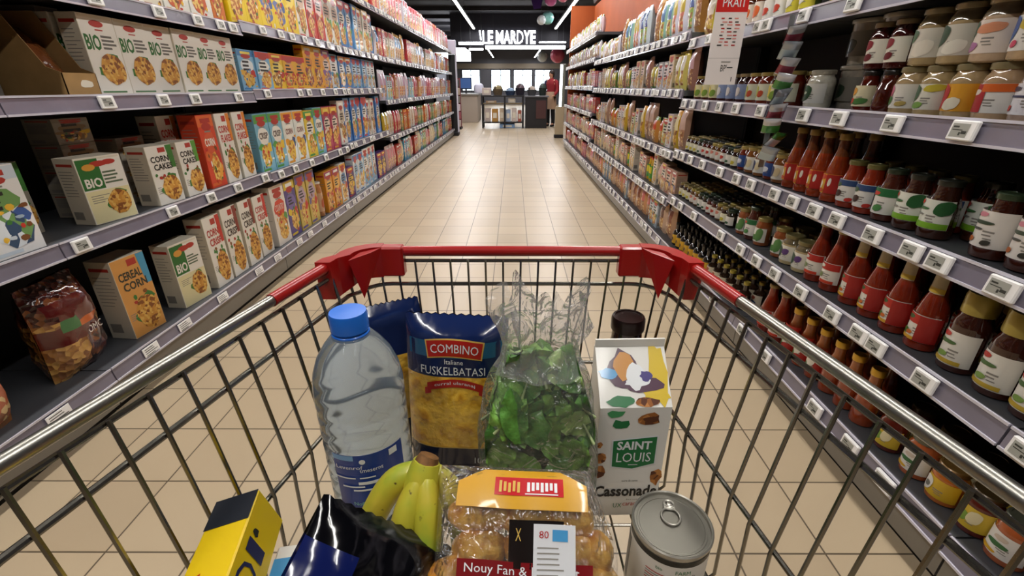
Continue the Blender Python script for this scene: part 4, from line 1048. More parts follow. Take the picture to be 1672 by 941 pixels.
while y > 2.08:
    j, lk = (soy, 'dark bottle with yellow label') if y > 2.62 else (soy2, 'dark bottle with patterned label')
    put(1, 0, y, j, lk, 'bottle', .05)
    for r_ in (1, 2): put(1, 0, y, j, 'dim ' + lk, 'bottle', .05 + .078 * r_, row=r_)
    y -= .082; n_ += 1
# far right units: packets and pouches
def RB(w, h, d, cols, lk, seed): return (mk_bag(w, h, d, *cols, seed=seed, nx=6, nz=8), lk, w, 'bag')
def RO(w, h, d, cols, lk): return (mk_gen(w, h, d, *cols), lk, w, 'packet')
def fillR(i, k, opts, gap=.008):
    y = YR[i] + .02; n_ = 0
    while True:
        m, lk, w, cat = opts[n_ % len(opts)]
        for _ in range(random.choice([1, 1, 2, 2])):
            if y + w > YR[i + 1] - .01: return
            put(1, k, y + w / 2, m, lk, cat, (.06 if cat == 'bottle' else .015) + random.uniform(0, .02), yaw=random.uniform(-4, 4)); y += w + gap
        n_ += 1
R_top = [RB(.15, .34, .08, ('#b8823c', '#a86a34', '#c8985a', '#9a6a3a'), 'brown bag', 31), RB(.15, .33, .08, ('#c8d4dc', '#3a5a9a', '#dfe0ec', '#8ab04a'), 'blue and white bag', 32), RB(.15, .32, .08, ('#dcd8e6', '#c8b048', '#e6e4ee', '#c86a4a'), 'lilac and yellow bag', 33), RB(.14, .30, .08, ('#9ac0b0', '#4a78a8', '#e8e6ea', '#b8b44a'), 'green and blue bag', 34)]
R_top2 = [RB(.12, .22, .07, ('#e0dce6', '#d8a42a', '#c8cfd8', '#c8a83a'), 'white and yellow bag', 35), RB(.12, .21, .07, ('#e4c8d0', '#e8e4ea', '#7a8a4a', '#b8a040'), 'pink and green bag', 36), RB(.12, .22, .07, ('#e6e4ea', '#b8c43a', '#d8902a', '#c8b85a'), 'white and lime bag', 37)]
R_3 = [RB(.14, .26, .08, ('#a8786a', '#c8a0a8', '#b88a7a', '#8a5a48'), 'mauve-brown bag', 38), RB(.13, .25, .07, ('#e8dc7a', '#e8e4d8', '#e0c83a', '#d8b84a'), 'pale yellow bag', 39), RO(.12, .24, .07, ('#e8d8c0', '#c8a05a', '#e4c8c8', '#c8945a'), 'cream packet'), RO(.11, .20, .07, ('#e6e4ea', '#8a8a90', '#e4d0d0', '#d8b0a0'), 'white packet'), RB(.12, .20, .07, ('#5a7a3a', '#d8c84a', '#2a2a24', '#b8a050'), 'green bag', 40)]
R_2 = [RB(.14, .30, .08, ('#a88470', '#c8a89a', '#b89484', '#a8785a'), 'taupe bag', 41), RB(.10, .27, .07, ('#d8b23a', '#e8dcae', '#e0a23a', '#c8982a'), 'golden bag', 42), RO(.12, .24, .07, ('#e4dce0', '#c8a8b0', '#e8e4e8', '#c8b0a0'), 'pale pink packet'), RO(.12, .20, .07, ('#b8c48a', '#c8504a', '#e4e0d0', '#c8b45a'), 'green and red packet'), RB(.12, .2, .07, ('#d8984a', '#c84a2a', '#6a8a3a', '#b8842a'), 'orange bag', 43)]
R_1 = [RO(.12, .19, .08, ('#d0a890', '#a85a5a', '#e0ccc0', '#b88a6a'), 'dusty rose packet'), RO(.12, .21, .08, ('#d8c0a8', '#c87a6a', '#e8dccc', '#c8a06a'), 'beige and rose packet'), RB(.12, .2, .07, ('#e0d4bc', '#d8b0a8', '#c8a8a0', '#c8a878'), 'cream bag', 44), RO(.11, .26, .07, ('#e4d8c8', '#e0b040', '#e8e0d4', '#d8a85a'), 'tall cream packet'), (jar(.09, .2, '#c8a01f', '#c8441f', '#4a9a3a', [(0, .7, .4, .9, '#d8c82a')], shape='belly', name='juice_bottle', n=14), 'red-capped yellow bottle', .1, 'bottle')]
R_0 = [RB(.15, .24, .08, ('#c89a78', '#7a3a24', '#e0ccb0', '#a8683a'), 'brown and cream bag', 45), RB(.15, .24, .08, ('#d8b8a0', '#5a2a1c', '#d8a07a', '#b8864a'), 'peach bag with brown band', 46), RO(.13, .22, .08, ('#a8b8c8', '#4a6a5a', '#e0e0e0', '#b8a060'), 'blue-grey packet'), RB(.14, .24, .08, ('#d8a070', '#c8605a', '#e8d0b8', '#a86a3a'), 'tan bag', 47)]
pinkR = [RO(.12, .2, .07, ('#d88a98', '#b83a4a', '#e8c8cc', '#d8a0a0'), 'pink packet'), RO(.12, .21, .07, ('#c84a4a', '#a82a2c', '#e4b8b0', '#c88a7a'), 'red packet'), RB(.12, .2, .07, ('#e6d8c4', '#c8b08a', '#e8e0d0', '#c8a870'), 'ivory bag', 48), RB(.12, .2, .07, ('#e0a8b0', '#c85a6a', '#e8d0d4', '#d89a8a'), 'rosy bag', 49)]
def rot(l, n): n %= len(l); return l[n:] + l[:n]
for i in (3, 4, 5):
    fillR(i, 4, rot(R_top, i - 3) if i < 5 else R_top2); fillR(i, 3, rot(R_3, (i - 3) * 2)); fillR(i, 2, rot(R_2, (i - 3) * 2)); fillR(i, 1, rot(R_1, 3 * (i - 3))); fillR(i, 0, rot(R_0, i - 3))
for i in (6, 7, 8):
    fillR(i, 4, rot(R_top2, i)); fillR(i, 3, rot(pinkR[:2] + R_3[1:], i)); fillR(i, 2, rot(pinkR + R_2[2:4], i + 1)); fillR(i, 1, rot(pinkR + R_1[1:4], i + 2)); fillR(i, 0, rot(pinkR + R_0[:2], i + 3)); fillR(i, 5, rot(R_top2, i + 1))
flush()
# ------------------------------------------------------------------ groceries in the trolley
FZ = BZ + .004          # top of the basket floor wires
GR = None
class Bag:
    """filled film bag, local frame: base at z 0, front faces -y, centre line y = 0"""
    def __init__(s, w, h, d, wr=.0025, seed=0, top=.72, bot=.12, sq=3.0, thin=.0015):
        s.w, s.h, s.d, s.wr, s.top, s.bot, s.sq, s.thin = w, h, d, wr, top, bot, sq, thin
        r = random.Random(seed)
        s.ws = [(r.uniform(15, 90), r.uniform(-60, 60), r.uniform(0, 6), r.uniform(.3, 1)) for _ in range(9)]
    def th(s, x, z):
        u = min(1, abs(x) / (s.w / 2)); v = min(1, max(0, z / s.h))
        a = max(0, 1 - u ** s.sq) ** .5
        c = 1.0
        if v > s.top: c = max(0, 1 - ((v - s.top) / (1 - s.top)) ** 1.6) ** .7
        if v < s.bot: c = min(c, (max(0, v / s.bot)) ** .5 * .7 + .3)
        wv = sum(q[3] * sin(q[0] * x + q[1] * z + q[2]) for q in s.ws) * s.wr * .4
        return max(s.thin, s.d / 2 * a * c + wv * (1 if u < .97 else 0))
    def front(s, x, z): return -s.th(x, z)
    def shell(s, b, pick, nx=24, nz=30, scallop=0.0):
        for sg in (-1, 1):
            vs = []
            for j in range(nz + 1):
                z = s.h * j / nz
                for i in range(nx + 1):
                    u = -1 + 2 * i / nx; x = u * s.w / 2 * (1 - .03 * sin(pi * j / nz)); zz = z
                    if j == nz and scallop: zz += scallop * (i % 2)
                    vs.append((x, sg * s.th(x, z), zz))
            by = {}
            for j in range(nz):
                for i in range(nx):
                    q = (j * (nx + 1) + i, j * (nx + 1) + i + 1, (j + 1) * (nx + 1) + i + 1, (j + 1) * (nx + 1) + i)
                    m = pick(-1 + 2 * (i + .5) / nx, (j + .5) / nz, sg < 0)
                    by.setdefault(m.name, (m, []))[1].append(q if sg < 0 else tuple(reversed(q)))
            for m, fs in by.values(): b.add(vs, fs, m)
        return b
    def patch(s, b, x0, x1, z0, z1, mat, k=.0006, nx=10, nz=6, fx=None):
        vs = [];
        for j in range(nz + 1):
            for i in range(nx + 1):
                x = x0 + (x1 - x0) * i / nx; z = z0 + (z1 - z0) * j / nz
                if fx: x, z = fx(x, z)
                vs.append((x, s.front(x, z) - k, z))
        fs = [(j * (nx + 1) + i, j * (nx + 1) + i + 1, (j + 1) * (nx + 1) + i + 1, (j + 1) * (nx + 1) + i) for j in range(nz) for i in range(nx)]
        b.add(vs, fs, mat)
    def text(s, b, t, cx, cz, w, h, mat, k=.0012, fx=None):
        tb = MB(); tb.text(t, cx, cz, w, h, 0, mat)
        vs = []
        for (x, y, z) in tb.v:
            if fx: x, z = fx(x, z)
            vs.append((x, s.front(x, z) - k, z))
        b.add(vs, tb.f, mat)

# ---- 5 litre water bottle
m_water = pbr('water_and_plastic', '#c2d6ec', .10, trans=.82, ior=1.18)
m_cap = pbr('cap_blue', '#1f6fd8', .35, coat=.3)
wb_ = thing('water_bottle', 'large clear ribbed water bottle with blue cap at the left of the trolley', 'bottle', (-.203, .50, FZ + .001))
prof = [(.0, .0), (.040, .0), (.051, .003), (.056, .012)]
zz = .018
while zz < .235:
    t_ = (zz - .018) % .024
    prof.append((.0575 - (.0014 if t_ > .018 else 0), zz)); zz += .006
prof += [(.0575, .240), (.0570, .258), (.0535, .278), (.0460, .298), (.0350, .315), (.0250, .327), (.0205, .331), (.0205, .345), (.0, .345)]
MB().lathe(prof, m_water, 48).build('bottle_body', wb_, ang=60)
c_ = MB()
pr = [(.0215, 0), (.0230, .002), (.0230, .022), (.0220, .0255), (.0, .0262)]
c_.lathe(pr, m_cap, 40, cz=.333, wob=lambda a, z: 1 + (.012 * (1 if int(a * 40 / pi) % 2 else 0) if .001 < z < .024 else 0))
c_.lathe([(.0220, 0), (.0230, .001), (.0230, .006), (.0220, .007)], m_cap, 40, cz=.3245)
c_.build('bottle_cap', wb_)
m_lab = pbr('label_blue', '#173c8c', .3, coat=.5); m_lab2 = pbr('label_blue_pale', '#6f9fd0', .3, coat=.5); m_wht = pbr('print_white', '#e6e8ea', .4)
l_ = MB(); rr = .0582
ac = -pi / 2 + .25
l_.lathe([(rr, .020), (rr, .120)], m_lab, 24, a0=ac - .75, a1=ac + .9)
l_.lathe([(rr + .0006, .112), (rr + .0006, .120)], m_lab2, 10, a0=ac - .75, a1=ac - .25)
def wrap(tb, r, a_c, z_c, mat, dst):
    vs = [(r * cos(a_c + x / r), r * sin(a_c + x / r), z_c + z) for (x, y, z) in tb.v]
    dst.add(vs, tb.f, mat)
for (t, x, z, w_, h_) in [('Levenrof', -.022, .101, .036, .006), ('tmesernt', .006, .095, .030, .005)]:
    tb = MB(); tb.text(t, 0, 0, w_, h_, 0, m_wht); wrap(tb, rr + .0012, ac + x / rr, z, m_wht, l_)
for (x, z, w_, h_) in [(-.030, .083, .03, .002), (0, .083, .02, .002), (.012, .074, .05, .005), (-.02, .068, .03, .0025), (.004, .062, .05, .003)]:
    tb = MB()
    for q in range(10): tb.rect(-w_ / 2 + w_ * q / 10, -w_ / 2 + w_ * (q + 1) / 10, -h_ / 2, h_ / 2, 0, m_wht)
    wrap(tb, rr + .0012, ac + x / rr, z, m_wht, l_)
tb = MB(); tb.disc(0, 0, .004, .004, 0, m_wht, 12); wrap(tb, rr + .0012, ac - .004 / rr, .110, m_wht, l_)
tb = MB(); tb.rect(-.006, .006, -.005, .005, 0, m_wht); wrap(tb, rr + .0012, ac + .036 / rr, .112, m_wht, l_)
tb = MB()
for q in range(4):
    for q_ in range(4): tb.rect(-.006 + .003 * q_, -.003 + .003 * q_, -.007 + q * .004, -.0055 + q * .004, 0, m_wht)
tb.rect(-.006, -.0045, -.007, .006, 0, m_wht); wrap(tb, rr + .0012, ac + .012 / rr, .036, m_wht, l_)
tb = MB(); tb.text('Nofla', 0, 0, .018, .006, 0, m_lab2); wrap(tb, rr + .0012, ac - .014 / rr, .038, pbr('label_pale_green', '#7fc0b8', .4), l_)
for _i, _v in enumerate(l_.v): l_.v[_i] = (_v[0], _v[1], _v[2] + .062)
l_.build('bottle_label', wb_)

# ---- pasta bag
m_navy = pbr('film_navy', '#12224f', .18, coat=.8, bump=.35, bscale=30)
m_navy2 = pbr('film_navy_dark', '#0c1433', .18, coat=.8, bump=.35, bscale=30)
m_teal = pbr('film_teal', '#1f5a80', .2, coat=.8)
m_pasta = blotch('pasta_spirals', ['#a8701c', '#dba42e', '#f0c04a', '#e8b038', '#c88a22'], 30, .2, 1.0, kind='NOISE', bump=1.0, dist=.012)
m_red2 = pbr('print_red', '#b3201c', .3, coat=.5); m_gold = pbr('print_gold', '#d8b25a', .3, coat=.5)
def pasta_bag(name, label, loc, rz, lean, roll=0, full=True, seed=2, w=.158, h=.292, d=.065):
    t = thing(name, label, 'pasta bag', loc, 0, None, rot=(lean, roll, rz))
    B = Bag(w, h, d, .0022, seed, top=.90, bot=.02)
    def pick(u, v, f):
        if v > .9: return m_navy
        if not f: return m_navy
        if v > .70: return m_navy
        if v > .24: return m_pasta if abs(u) < .97 else m_navy
        return m_navy2
    b = MB(); B.shell(b, pick, 24, 36, .003); b.build('bag_film', t, ang=70)
    if full:
        b = MB()
        B.patch(b, -.070, .072, .236, .262, m_teal, .0005)
        # fan shaped logo
        fx = lambda x, z: (x * (1 + (z - .252) * 3.0), z - 2.6 * x * x)
        B.patch(b, -.042, .044, .238, .268, m_gold, .0009, fx=fx); B.patch(b, -.040, .042, .240, .266, m_red2, .0013, fx=fx)
        B.text(b, 'COMBINO', .001, .253, .072, .014, m_wht, .0019, fx=fx)
        B.text(b, 'Italiane', .0, .2300, .028, .008, m_wht, .0012)
        B.text(b, 'FUSKELBATASI', -.002, .214, .098, .014, m_wht, .0012)
        fx2 = lambda x, z: (x, z - 5.0 * x * x)
        B.patch(b, -.042, .044, .186, .200, m_red2, .0016, fx=fx2)
        B.patch(b, -.046, -.036, .180, .192, m_red2, .0014, fx=fx2); B.patch(b, .038, .048, .180, .192, m_red2, .0014, fx=fx2)
        B.text(b, 'curral ularanaj', .001, .1930, .062, .007, m_wht, .0022, fx=fx2)
        B.patch(b, -.077, .077, .0715, .0735, m_gold, .0007, nz=1); B.patch(b, -.077, .077, .2135 - .0, .2137, m_navy, .0001, nz=1)
        B.text(b, '10mc', .046, .050, .028, .011, m_wht, .0012)
        b.build('bag_print', t, ang=70)
    return t
pasta_bag('pasta_bag', 'navy pasta bag with red fan logo and a window of yellow spirals', (-.094, .598, FZ + .002), radians(-3), radians(-4), radians(1.5))
pasta_bag('pasta_bag', 'second navy pasta bag mostly hidden behind the first, its top corner showing', (-.165, .668, FZ + .002), radians(8), radians(-2), radians(-9), full=False, seed=9, d=.04, w=.11, h=.288)

# ---- sugar carton
m_sw = pbr('carton_white', '#e6e3dc', .4, coat=.2); m_sg = pbr('carton_green', '#12703a', .35, coat=.3); m_sb = pbr('carton_black', '#161616', .4)
m_sug = blotch('sugar_lumps', ['#5a2c12', '#9a5c24', '#c08040', '#7a4218'], 120, .6, 0.1)
su = thing('sugar_carton', 'white brown sugar carton with a green shield sign beside the salad', 'carton', (.170, .508, FZ + .001), radians(2))
w, d = .050, .066
hf, hb = .206, .268
b = MB()
vs = [(-w, 0, 0), (w, 0, 0), (w, d, 0), (-w, d, 0), (-w, 0, hf), (w, 0, hf), (w, d - .006, hb), (-w, d - .006, hb), (-w, d, hb), (w, d, hb)]
b.add(vs, [(0, 3, 2, 1), (0, 1, 5, 4), (1, 2, 9, 6, 5), (4, 5, 6, 7), (2, 3, 8, 9), (3, 0, 4, 7, 8), (6, 9, 8, 7)], m_sw)
b.box(-w, w, d - .007, d - .004, hb, hb + .012, m_sw)
b.build('carton_body', su, ang=20)
b = MB()
cx = .004
b.poly([(cx - .033, -.0006, .150), (cx + .033, -.0006, .157), (cx + .034, -.0006, .104), (cx + .001, -.0006, .094), (cx - .031, -.0006, .099)], m_wht)
b.poly([(cx - .031, -.0009, .1485), (cx + .0315, -.0009, .155), (cx + .0325, -.0009, .1055), (cx + .001, -.0009, .096), (cx - .0295, -.0009, .101)], m_sg)
Mr = Matrix.Rotation(radians(-4), 4, 'Y')
b.text('SAINT', cx, .140, .050, .0155, -.0013, m_wht, bold=True); b.text('LOUIS', cx + .001, .118, .050, .0175, -.0013, m_wht)
b.rect(cx - .006, cx + .008, .1035, .1045, -.0013, m_wht)
b.text('Cassonade', .0, .052, .095, .0225, -.0010, m_sb, bold=True)
b.text('sucre de canne', .004, .0725, .024, .004, -.0010, m_sb); b.text('brut', .012, .034, .018, .003, -.0010, m_grey)
b.text('UX', -.010, .022, .013, .009, -.0010, m_sg); b.text('carac', .008, .024, .020, .006, -.0010, m_red2)
for (x, z, rx, rz_) in [(-.043, .118, .007, .010), (-.042, .090, .008, .012), (.042, .078, .008, .016), (.020, .187, .016, .010), (-.046, .142, .004, .005)]:
    b.disc(x, z, rx, rz_, -.0008, m_sug, 10, wob=.25)
b.disc(-.020, .178, .012, .008, -.0008, m_sg, 9, wob=.3); b.disc(-.026, .196, .012, .006, -.0008, pbr('print_green2', '#4a9a60', .4), 9, wob=.3)
# pictures on the sloping top
ang = math.atan2(hb - hf, d - .006)
Mt = Matrix.Translation((0, 0, hf)) @ Matrix.Rotation(ang, 4, 'X') @ Matrix.Rotation(-pi / 2, 4, 'X')
Lt = sqrt((hb - hf) ** 2 + (d - .006) ** 2)
pm = pbr('print_plum', '#4a1f3c', .35, coat=.4); pv_ = pbr('print_violet', '#3a2a78', .35, coat=.4); py = pbr('print_yellow', '#d8b81e', .35, coat=.4); pb_ = pbr('print_skyblue', '#4a9ad0', .35, coat=.4); pa = pbr('print_amber', '#c8862a', .35, coat=.4)
def top(x, z, rx, rz_, m, k, n=14, wob=.18): b.disc(x, z, min(rx * 1.4, .049 - abs(x)), rz_ * 1.25, -k, m, n, M=Mt, wob=wob)
Mt = Matrix.Translation((0, 0, hf)) @ Matrix.Rotation(ang - pi / 2, 4, 'X')
top(.036, Lt * .55, .012, .034, py, .0006); top(.03, Lt * .2, .018, .008, py, .0007); top(-.012, Lt * .62, .016, .022, pm, .0008)
top(-.012, Lt * .66, .011, .016, pa, .0011); top(.004, Lt * .5, .009, .016, m_wht, .0014); top(.012, Lt * .36, .020, .008, pm, .0010); top(.006, Lt * .40, .014, .005, m_wht, .0013)
top(.018, Lt * .5, .006, .006, pv_, .0016); top(-.034, Lt * .55, .010, .006, pb_, .0009); top(-.02, Lt * .1, .014, .006, m_sg, .0009); top(.016, Lt * .08, .012, .005, m_sug, .0009)
b.build('carton_print', su, smooth=False)
# packet and dark bottle behind the carton
m_wine = pbr('dark_wine_glass', '#26080a', .06, coat=1.0)
db = jar(.060, .280, '#24080a', '#1c0c0a', '#c07a24', [(.2, .4, .5, .9, '#2a2018'), (-.3, .3, .3, .6, '#e0b04a')], shape='jar', lz=(.3, .90), name='dark_bottle', lidh=.02, neck='#1a0606')
place(db, (.182, .640, FZ + .001), radians(25), 'dark wine-red jar with orange label behind the sugar carton', 'jar')
yp = Bag(.05, .225, .024, .001, 4)
b = MB(); yf_ = pbr('film_yellow', '#b8a41c', .25, coat=.7, bump=.4, bscale=40)
yp.shell(b, lambda u, v, f: yf_, 10, 16); o = b.build('yellow_packet', None, loc=(.205, .598, FZ + .002), ang=70); tag(o, 'slim yellow-green packet between the sugar carton and the dark jar', 'packet')

# ---- salad in a clear bag
sa = thing('salad_bag', 'clear plastic bag of green salad with a crumpled open top', 'salad', (.036, .502, FZ + .001))
lg = [pbr('leaf_green_%d' % i, c, .38, coat=.35, noise=.35, nscale=60, bump=.5, bscale=120) for i, c in enumerate(['#5c9240', '#84b852', '#467834', '#a8cc74'])]
m_stem = pbr('leaf_stem', '#b8c890', .45, noise=.2)
rl = random.Random(5)
b = MB()
for q in range(130):
    zc = .02 + rl.random() ** .75 * .275
    hw = .066 if zc < .2 else .066 - (zc - .2) * .28
    xx = rl.uniform(-1, 1) * hw; yy = rl.uniform(-1, .6) * .040 * (1 - .5 * (zc > .23))
    L_ = rl.uniform(.045, .080); W_ = rl.uniform(.030, .052)
    R_ = Matrix.Translation((xx, yy, zc)) @ Matrix.Rotation(rl.uniform(-.6, .6), 4, 'Z') @ Matrix.Rotation(rl.uniform(-.75, .25), 4, 'X') @ Matrix.Rotation(rl.uniform(-.9, .9), 4, 'Y')
    ph = rl.uniform(0, 6); nu, nv = 8, 7; vs = []
    for j in range(nv + 1):
        v = j / nv
        for i in range(nu + 1):
            u = -1 + 2 * i / nu
            wd = W_ / 2 * (sin(pi * min(1, v * .92 + .08)) ** .6)
            fr = abs(u) ** 2 * .007 * sin(9 * v * pi + ph + 2 * u) + .006 * cos(pi * v) * (1 - u * u) + .004 * abs(u)
            vs.append((u * wd * (1 + .08 * sin(14 * v + ph)), fr, (v - .5) * L_))
    fs = [(j * (nu + 1) + i, j * (nu + 1) + i + 1, (j + 1) * (nu + 1) + i + 1, (j + 1) * (nu + 1) + i) for j in range(nv) for i in range(nu)]
    vv = []
    for p in vs:
        p = R_ @ Vector(p); k = 1.0
        lim = .073 if p.z < .2 else .073 - (p.z - .2) * .30
        p.x = max(-lim, min(lim, p.x)); p.y = max(-.046, min(.046, p.y)); p.z = max(.004, min(.305, p.z)); vv.append(tuple(p))
    b.add(vv, fs, lg[rl.choice([0, 0, 1, 1, 2, 3])])
    if q % 3 == 0:
        a_ = R_ @ Vector((0, -.002, -L_ * .5)); c2 = R_ @ Vector((0, -.001, L_ * .3)); a_.z = max(.004, a_.z); c2.z = min(.28, max(.004, c2.z)); b.tube([a_, (a_ + c2) / 2, c2], [.0022, .0015, .0008], m_stem, 5)
lo = b.build('salad_leaves', sa, ang=80)
m_film = film('salad_film', base=.05, bscale=22, bump=1.0, milky=.05, rough=.18, dist=.03)
m_film_t = film('salad_film_top', base=.10, bscale=26, bump=1.0, milky=.20, rough=.25, dist=.03)
b = MB(); rf = random.Random(8)
prf = [(.060, 0), (.078, .01), (.082, .05), (.083, .12), (.081, .18), (.074, .23), (.062, .265), (.050, .290), (.046, .310), (.050, .330), (.056, .350), (.058, .372)]
ph = [rf.uniform(0, 6) for _ in range(8)]
def wobf(a, z):
    k = min(1, max(.12, (z - .15) / .15)); t = max(0, (z - .28) / .09)
    return 1 + .05 * sin(3 * a + ph[0] + 14 * z) + k * (.06 * sin(7 * a + ph[1] + 30 * z) + .05 * sin(11 * a + ph[2] - 22 * z)) + t * (.12 * sin(5 * a + ph[3]) + .10 * sin(9 * a + ph[4] + 40 * z) + .05 * sin(17 * a + ph[5]))
pp = []
for i in range(len(prf) - 1):
    for s_ in range(3): t_ = s_ / 3; pp.append((prf[i][0] * (1 - t_) + prf[i + 1][0] * t_, prf[i][1] * (1 - t_) + prf[i + 1][1] * t_))
pp.append(prf[-1])
n_ = 72; vs = []
for (r_, z) in pp:
    for i in range(n_):
        a = 2 * pi * i / n_; rr_ = r_ * wobf(a, z)
        zz = z + (max(0, (z - .30) / .07) * (.018 * sin(4 * a + ph[6]) + .012 * sin(9 * a + ph[7])) if z > .30 else 0)
        vs.append((rr_ * cos(a), rr_ * sin(a) * (.64 if z < .24 else .64 - (z - .24) * 1.2), zz))
fs = [(k * n_ + i, k * n_ + (i + 1) % n_, (k + 1) * n_ + (i + 1) % n_, (k + 1) * n_ + i) for k in range(len(pp) - 1) for i in range(n_)]
hi = [f for f in fs if f[0] // n_ >= 19]; lo_ = [f for f in fs if f[0] // n_ < 19]
b.add(vs, lo_, m_film)
k_ = b.mi(m_film_t)
for f in hi: b.f.append(f); b.fm.append(k_)
b.build('bag_film', sa, ang=80)

# ---- bananas
m_ban = bpy.data.materials.new('banana_skin'); m_ban.use_nodes = True
nt = m_ban.node_tree; bb = nt.nodes['Principled BSDF']; bb.inputs['Roughness'].default_value = .42; bb.inputs['Coat Weight'].default_value = .15
tc = nt.nodes.new('ShaderNodeTexCoord'); n1 = nt.nodes.new('ShaderNodeTexNoise'); n1.inputs['Scale'].default_value = 14; n1.inputs['Detail'].default_value = 3
nt.links.new(tc.outputs['Object'], n1.inputs['Vector'])
r1 = nt.nodes.new('ShaderNodeValToRGB'); cr = r1.color_ramp
cr.elements[0].position = .36; cr.elements[0].color = (*hexc('#86a332'), 1); cr.elements[1].position = .62; cr.elements[1].color = (*hexc('#ccb83a'), 1)
e = cr.elements.new(.48); e.color = (*hexc('#b8b434'), 1)
nt.links.new(n1.outputs['Fac'], r1.inputs['Fac'])
n2 = nt.nodes.new('ShaderNodeTexNoise'); n2.inputs['Scale'].default_value = 85; nt.links.new(tc.outputs['Object'], n2.inputs['Vector'])
r2 = nt.nodes.new('ShaderNodeValToRGB'); r2.color_ramp.elements[0].position = .70; r2.color_ramp.elements[1].position = .76
mx = nt.nodes.new('ShaderNodeMix'); mx.data_type = 'RGBA'
nt.links.new(n2.outputs['Fac'], r2.inputs['Fac']); nt.links.new(r2.outputs['Color'], mx.inputs[0]); nt.links.new(r1.outputs['Color'], mx.inputs[6]); mx.inputs[7].default_value = (*hexc('#4a3416'), 1)
nt.links.new(mx.outputs[2], bb.inputs['Base Color'])
m_bst = pbr('banana_stem', '#6f4a22', .7, noise=.4, nscale=120)
ban = thing('banana_bunch', 'bunch of four yellow-green bananas with brown stem in front of the pasta bag', 'bananas', (-.112, .412, FZ + .001))
def banana(pts, name='banana'):
    P = [Vector(p) for p in pts]; out = []; R = []
    n = 18
    for i in range(n + 1):
        t_ = i / n; k = t_ * (len(P) - 1); a = int(min(k, len(P) - 2)); f = k - a
        p0 = P[max(a - 1, 0)]; p1 = P[a]; p2 = P[a + 1]; p3 = P[min(a + 2, len(P) - 1)]
        out.append(.5 * ((2 * p1) + (p2 - p0) * f + (2 * p0 - 5 * p1 + 4 * p2 - p3) * f * f + (3 * p1 - p0 - 3 * p2 + p3) * f ** 3))
        R.append(.0105 + .0100 * min(1, t_ / .22) ** .8 if t_ < .8 else .0205 * max(.22, (1 - (t_ - .8) / .2) ** .6))
    b = MB(); b.tube(out, R, m_ban, 6); me = b.mesh(name, True, 80)
    o = link(name, me, ban)
    sub = o.modifiers.new('smooth', 'SUBSURF'); sub.levels = 1; sub.render_levels = 1
    MB().tube([out[-1], out[-1] + (out[-1] - out[-2]).normalized() * .004], .0035, m_bst, 6).build('banana_tip', o)
banana([(.000, .008, .186), (-.034, .004, .165), (-.062, -.008, .120), (-.074, -.024, .065), (-.070, -.042, .012)])
banana([(.004, -.004, .188), (-.012, -.026, .150), (-.024, -.050, .098), (-.026, -.068, .050), (-.018, -.080, .012)])
banana([(.008, -.004, .188), (.012, -.030, .148), (.014, -.056, .095), (.016, -.074, .048), (.022, -.084, .012)])
banana([(.014, .008, .184), (.036, .000, .152), (.050, -.014, .104), (.056, -.032, .055), (.056, -.048, .014)])
b = MB(); b.tube([(.002, -.002, .166), (.004, .002, .182), (.008, .008, .196)], [.024, .021, .016], m_ban, 12); b.tube([(.008, .008, .194), (.011, .012, .201)], [.0155, .012], m_bst, 10); b.build('banana_crown', ban)

# ---- tin can
m_tin = pbr('tin_metal', '#b4b0a6', .32, metal=.7); m_tin2 = pbr('tin_lid', '#726f66', .42, metal=.75)
can = thing('tin_can', 'tin can with ring-pull lid and white label, right front of the trolley', 'tin can', (.199, .404, FZ + .001), radians(-10))
r = .0485
MB().lathe([(0, 0), (r * .97, 0), (r, .002), (r, .005), (r * .985, .007), (r * .985, .104), (r, .106), (r * 1.015, .108), (r * 1.015, .112), (r * .985, .1135), (r * .955, .112), (r * .95, .108)], m_tin, 48, cap=False).build('can_body', can)
b = MB(); b.lathe([(r * .95, .108), (r * .90, .1065), (r * .87, .1085), (r * .82, .1085), (r * .79, .1070), (r * .60, .1070), (r * .58, .1076), (r * .30, .1076), (.0003, .1076)], m_tin2, 48)
b.build('can_lid', can)
b = MB()
ring = [(.0 + .0115 * cos(2 * pi * i / 20), .010 + .0125 * sin(2 * pi * i / 20), .1105) for i in range(20)]
b.tube(ring, .0013, m_tin, 8, closed=True)
ring = [(.0 + .006 * cos(2 * pi * i / 16), .029 + .005 * sin(2 * pi * i / 16), .1105) for i in range(16)]
b.tube(ring, .0018, m_tin, 8, closed=True); b.box(-.0075, .0075, .020, .027, .1085, .1112, m_tin, .001)
b.lathe([(.003, .108), (.003, .1118), (.0005, .1122)], m_tin, 12, cx=0, cy=.028)
b.build('ring_pull', can)
b = MB(); m_cl = pbr('can_label', '#e4e0d8', .4, coat=.2); m_ck = pbr('can_black', '#1a1c18', .35)
b.lathe([(r * .992, .010), (r * .992, .095)], m_cl, 48, cap=False); b.lathe([(r * .994, .095), (r * .994, .103)], m_ck, 48, cap=False)
b.lathe([(r * .994, .012), (r * .994, .088)], m_ck, 8, a0=-pi / 2 - 1.75, a1=-pi / 2 - 1.35)
for (t, x, z, w_, h_, m) in [('FARM', .010, .086, .018, .006, m_sg), ('BAMBLD', .014, .078, .024, .0055, m_sb), ('Garment', .008, .070, .030, .006, m_sg), ('bio', -.018, .086, .008, .005, m_sg)]:
    tb = MB(); tb.text(t, 0, 0, w_, h_, 0, m); wrap(tb, r * .994 + .0004, -pi / 2 + x / r, z, m, b)
for q in range(5):
    tb = MB()
    for q_ in range(8): tb.rect(-.014 + .003 * q_, -.011 + .003 * q_, -.0008, .0008, 0, m_red2)
    wrap(tb, r * .994 + .0004, -pi / 2 - .020 / r, .076 - q * .004, m_red2 if q % 2 == 0 else m_grey, b)
b.build('can_label', can)

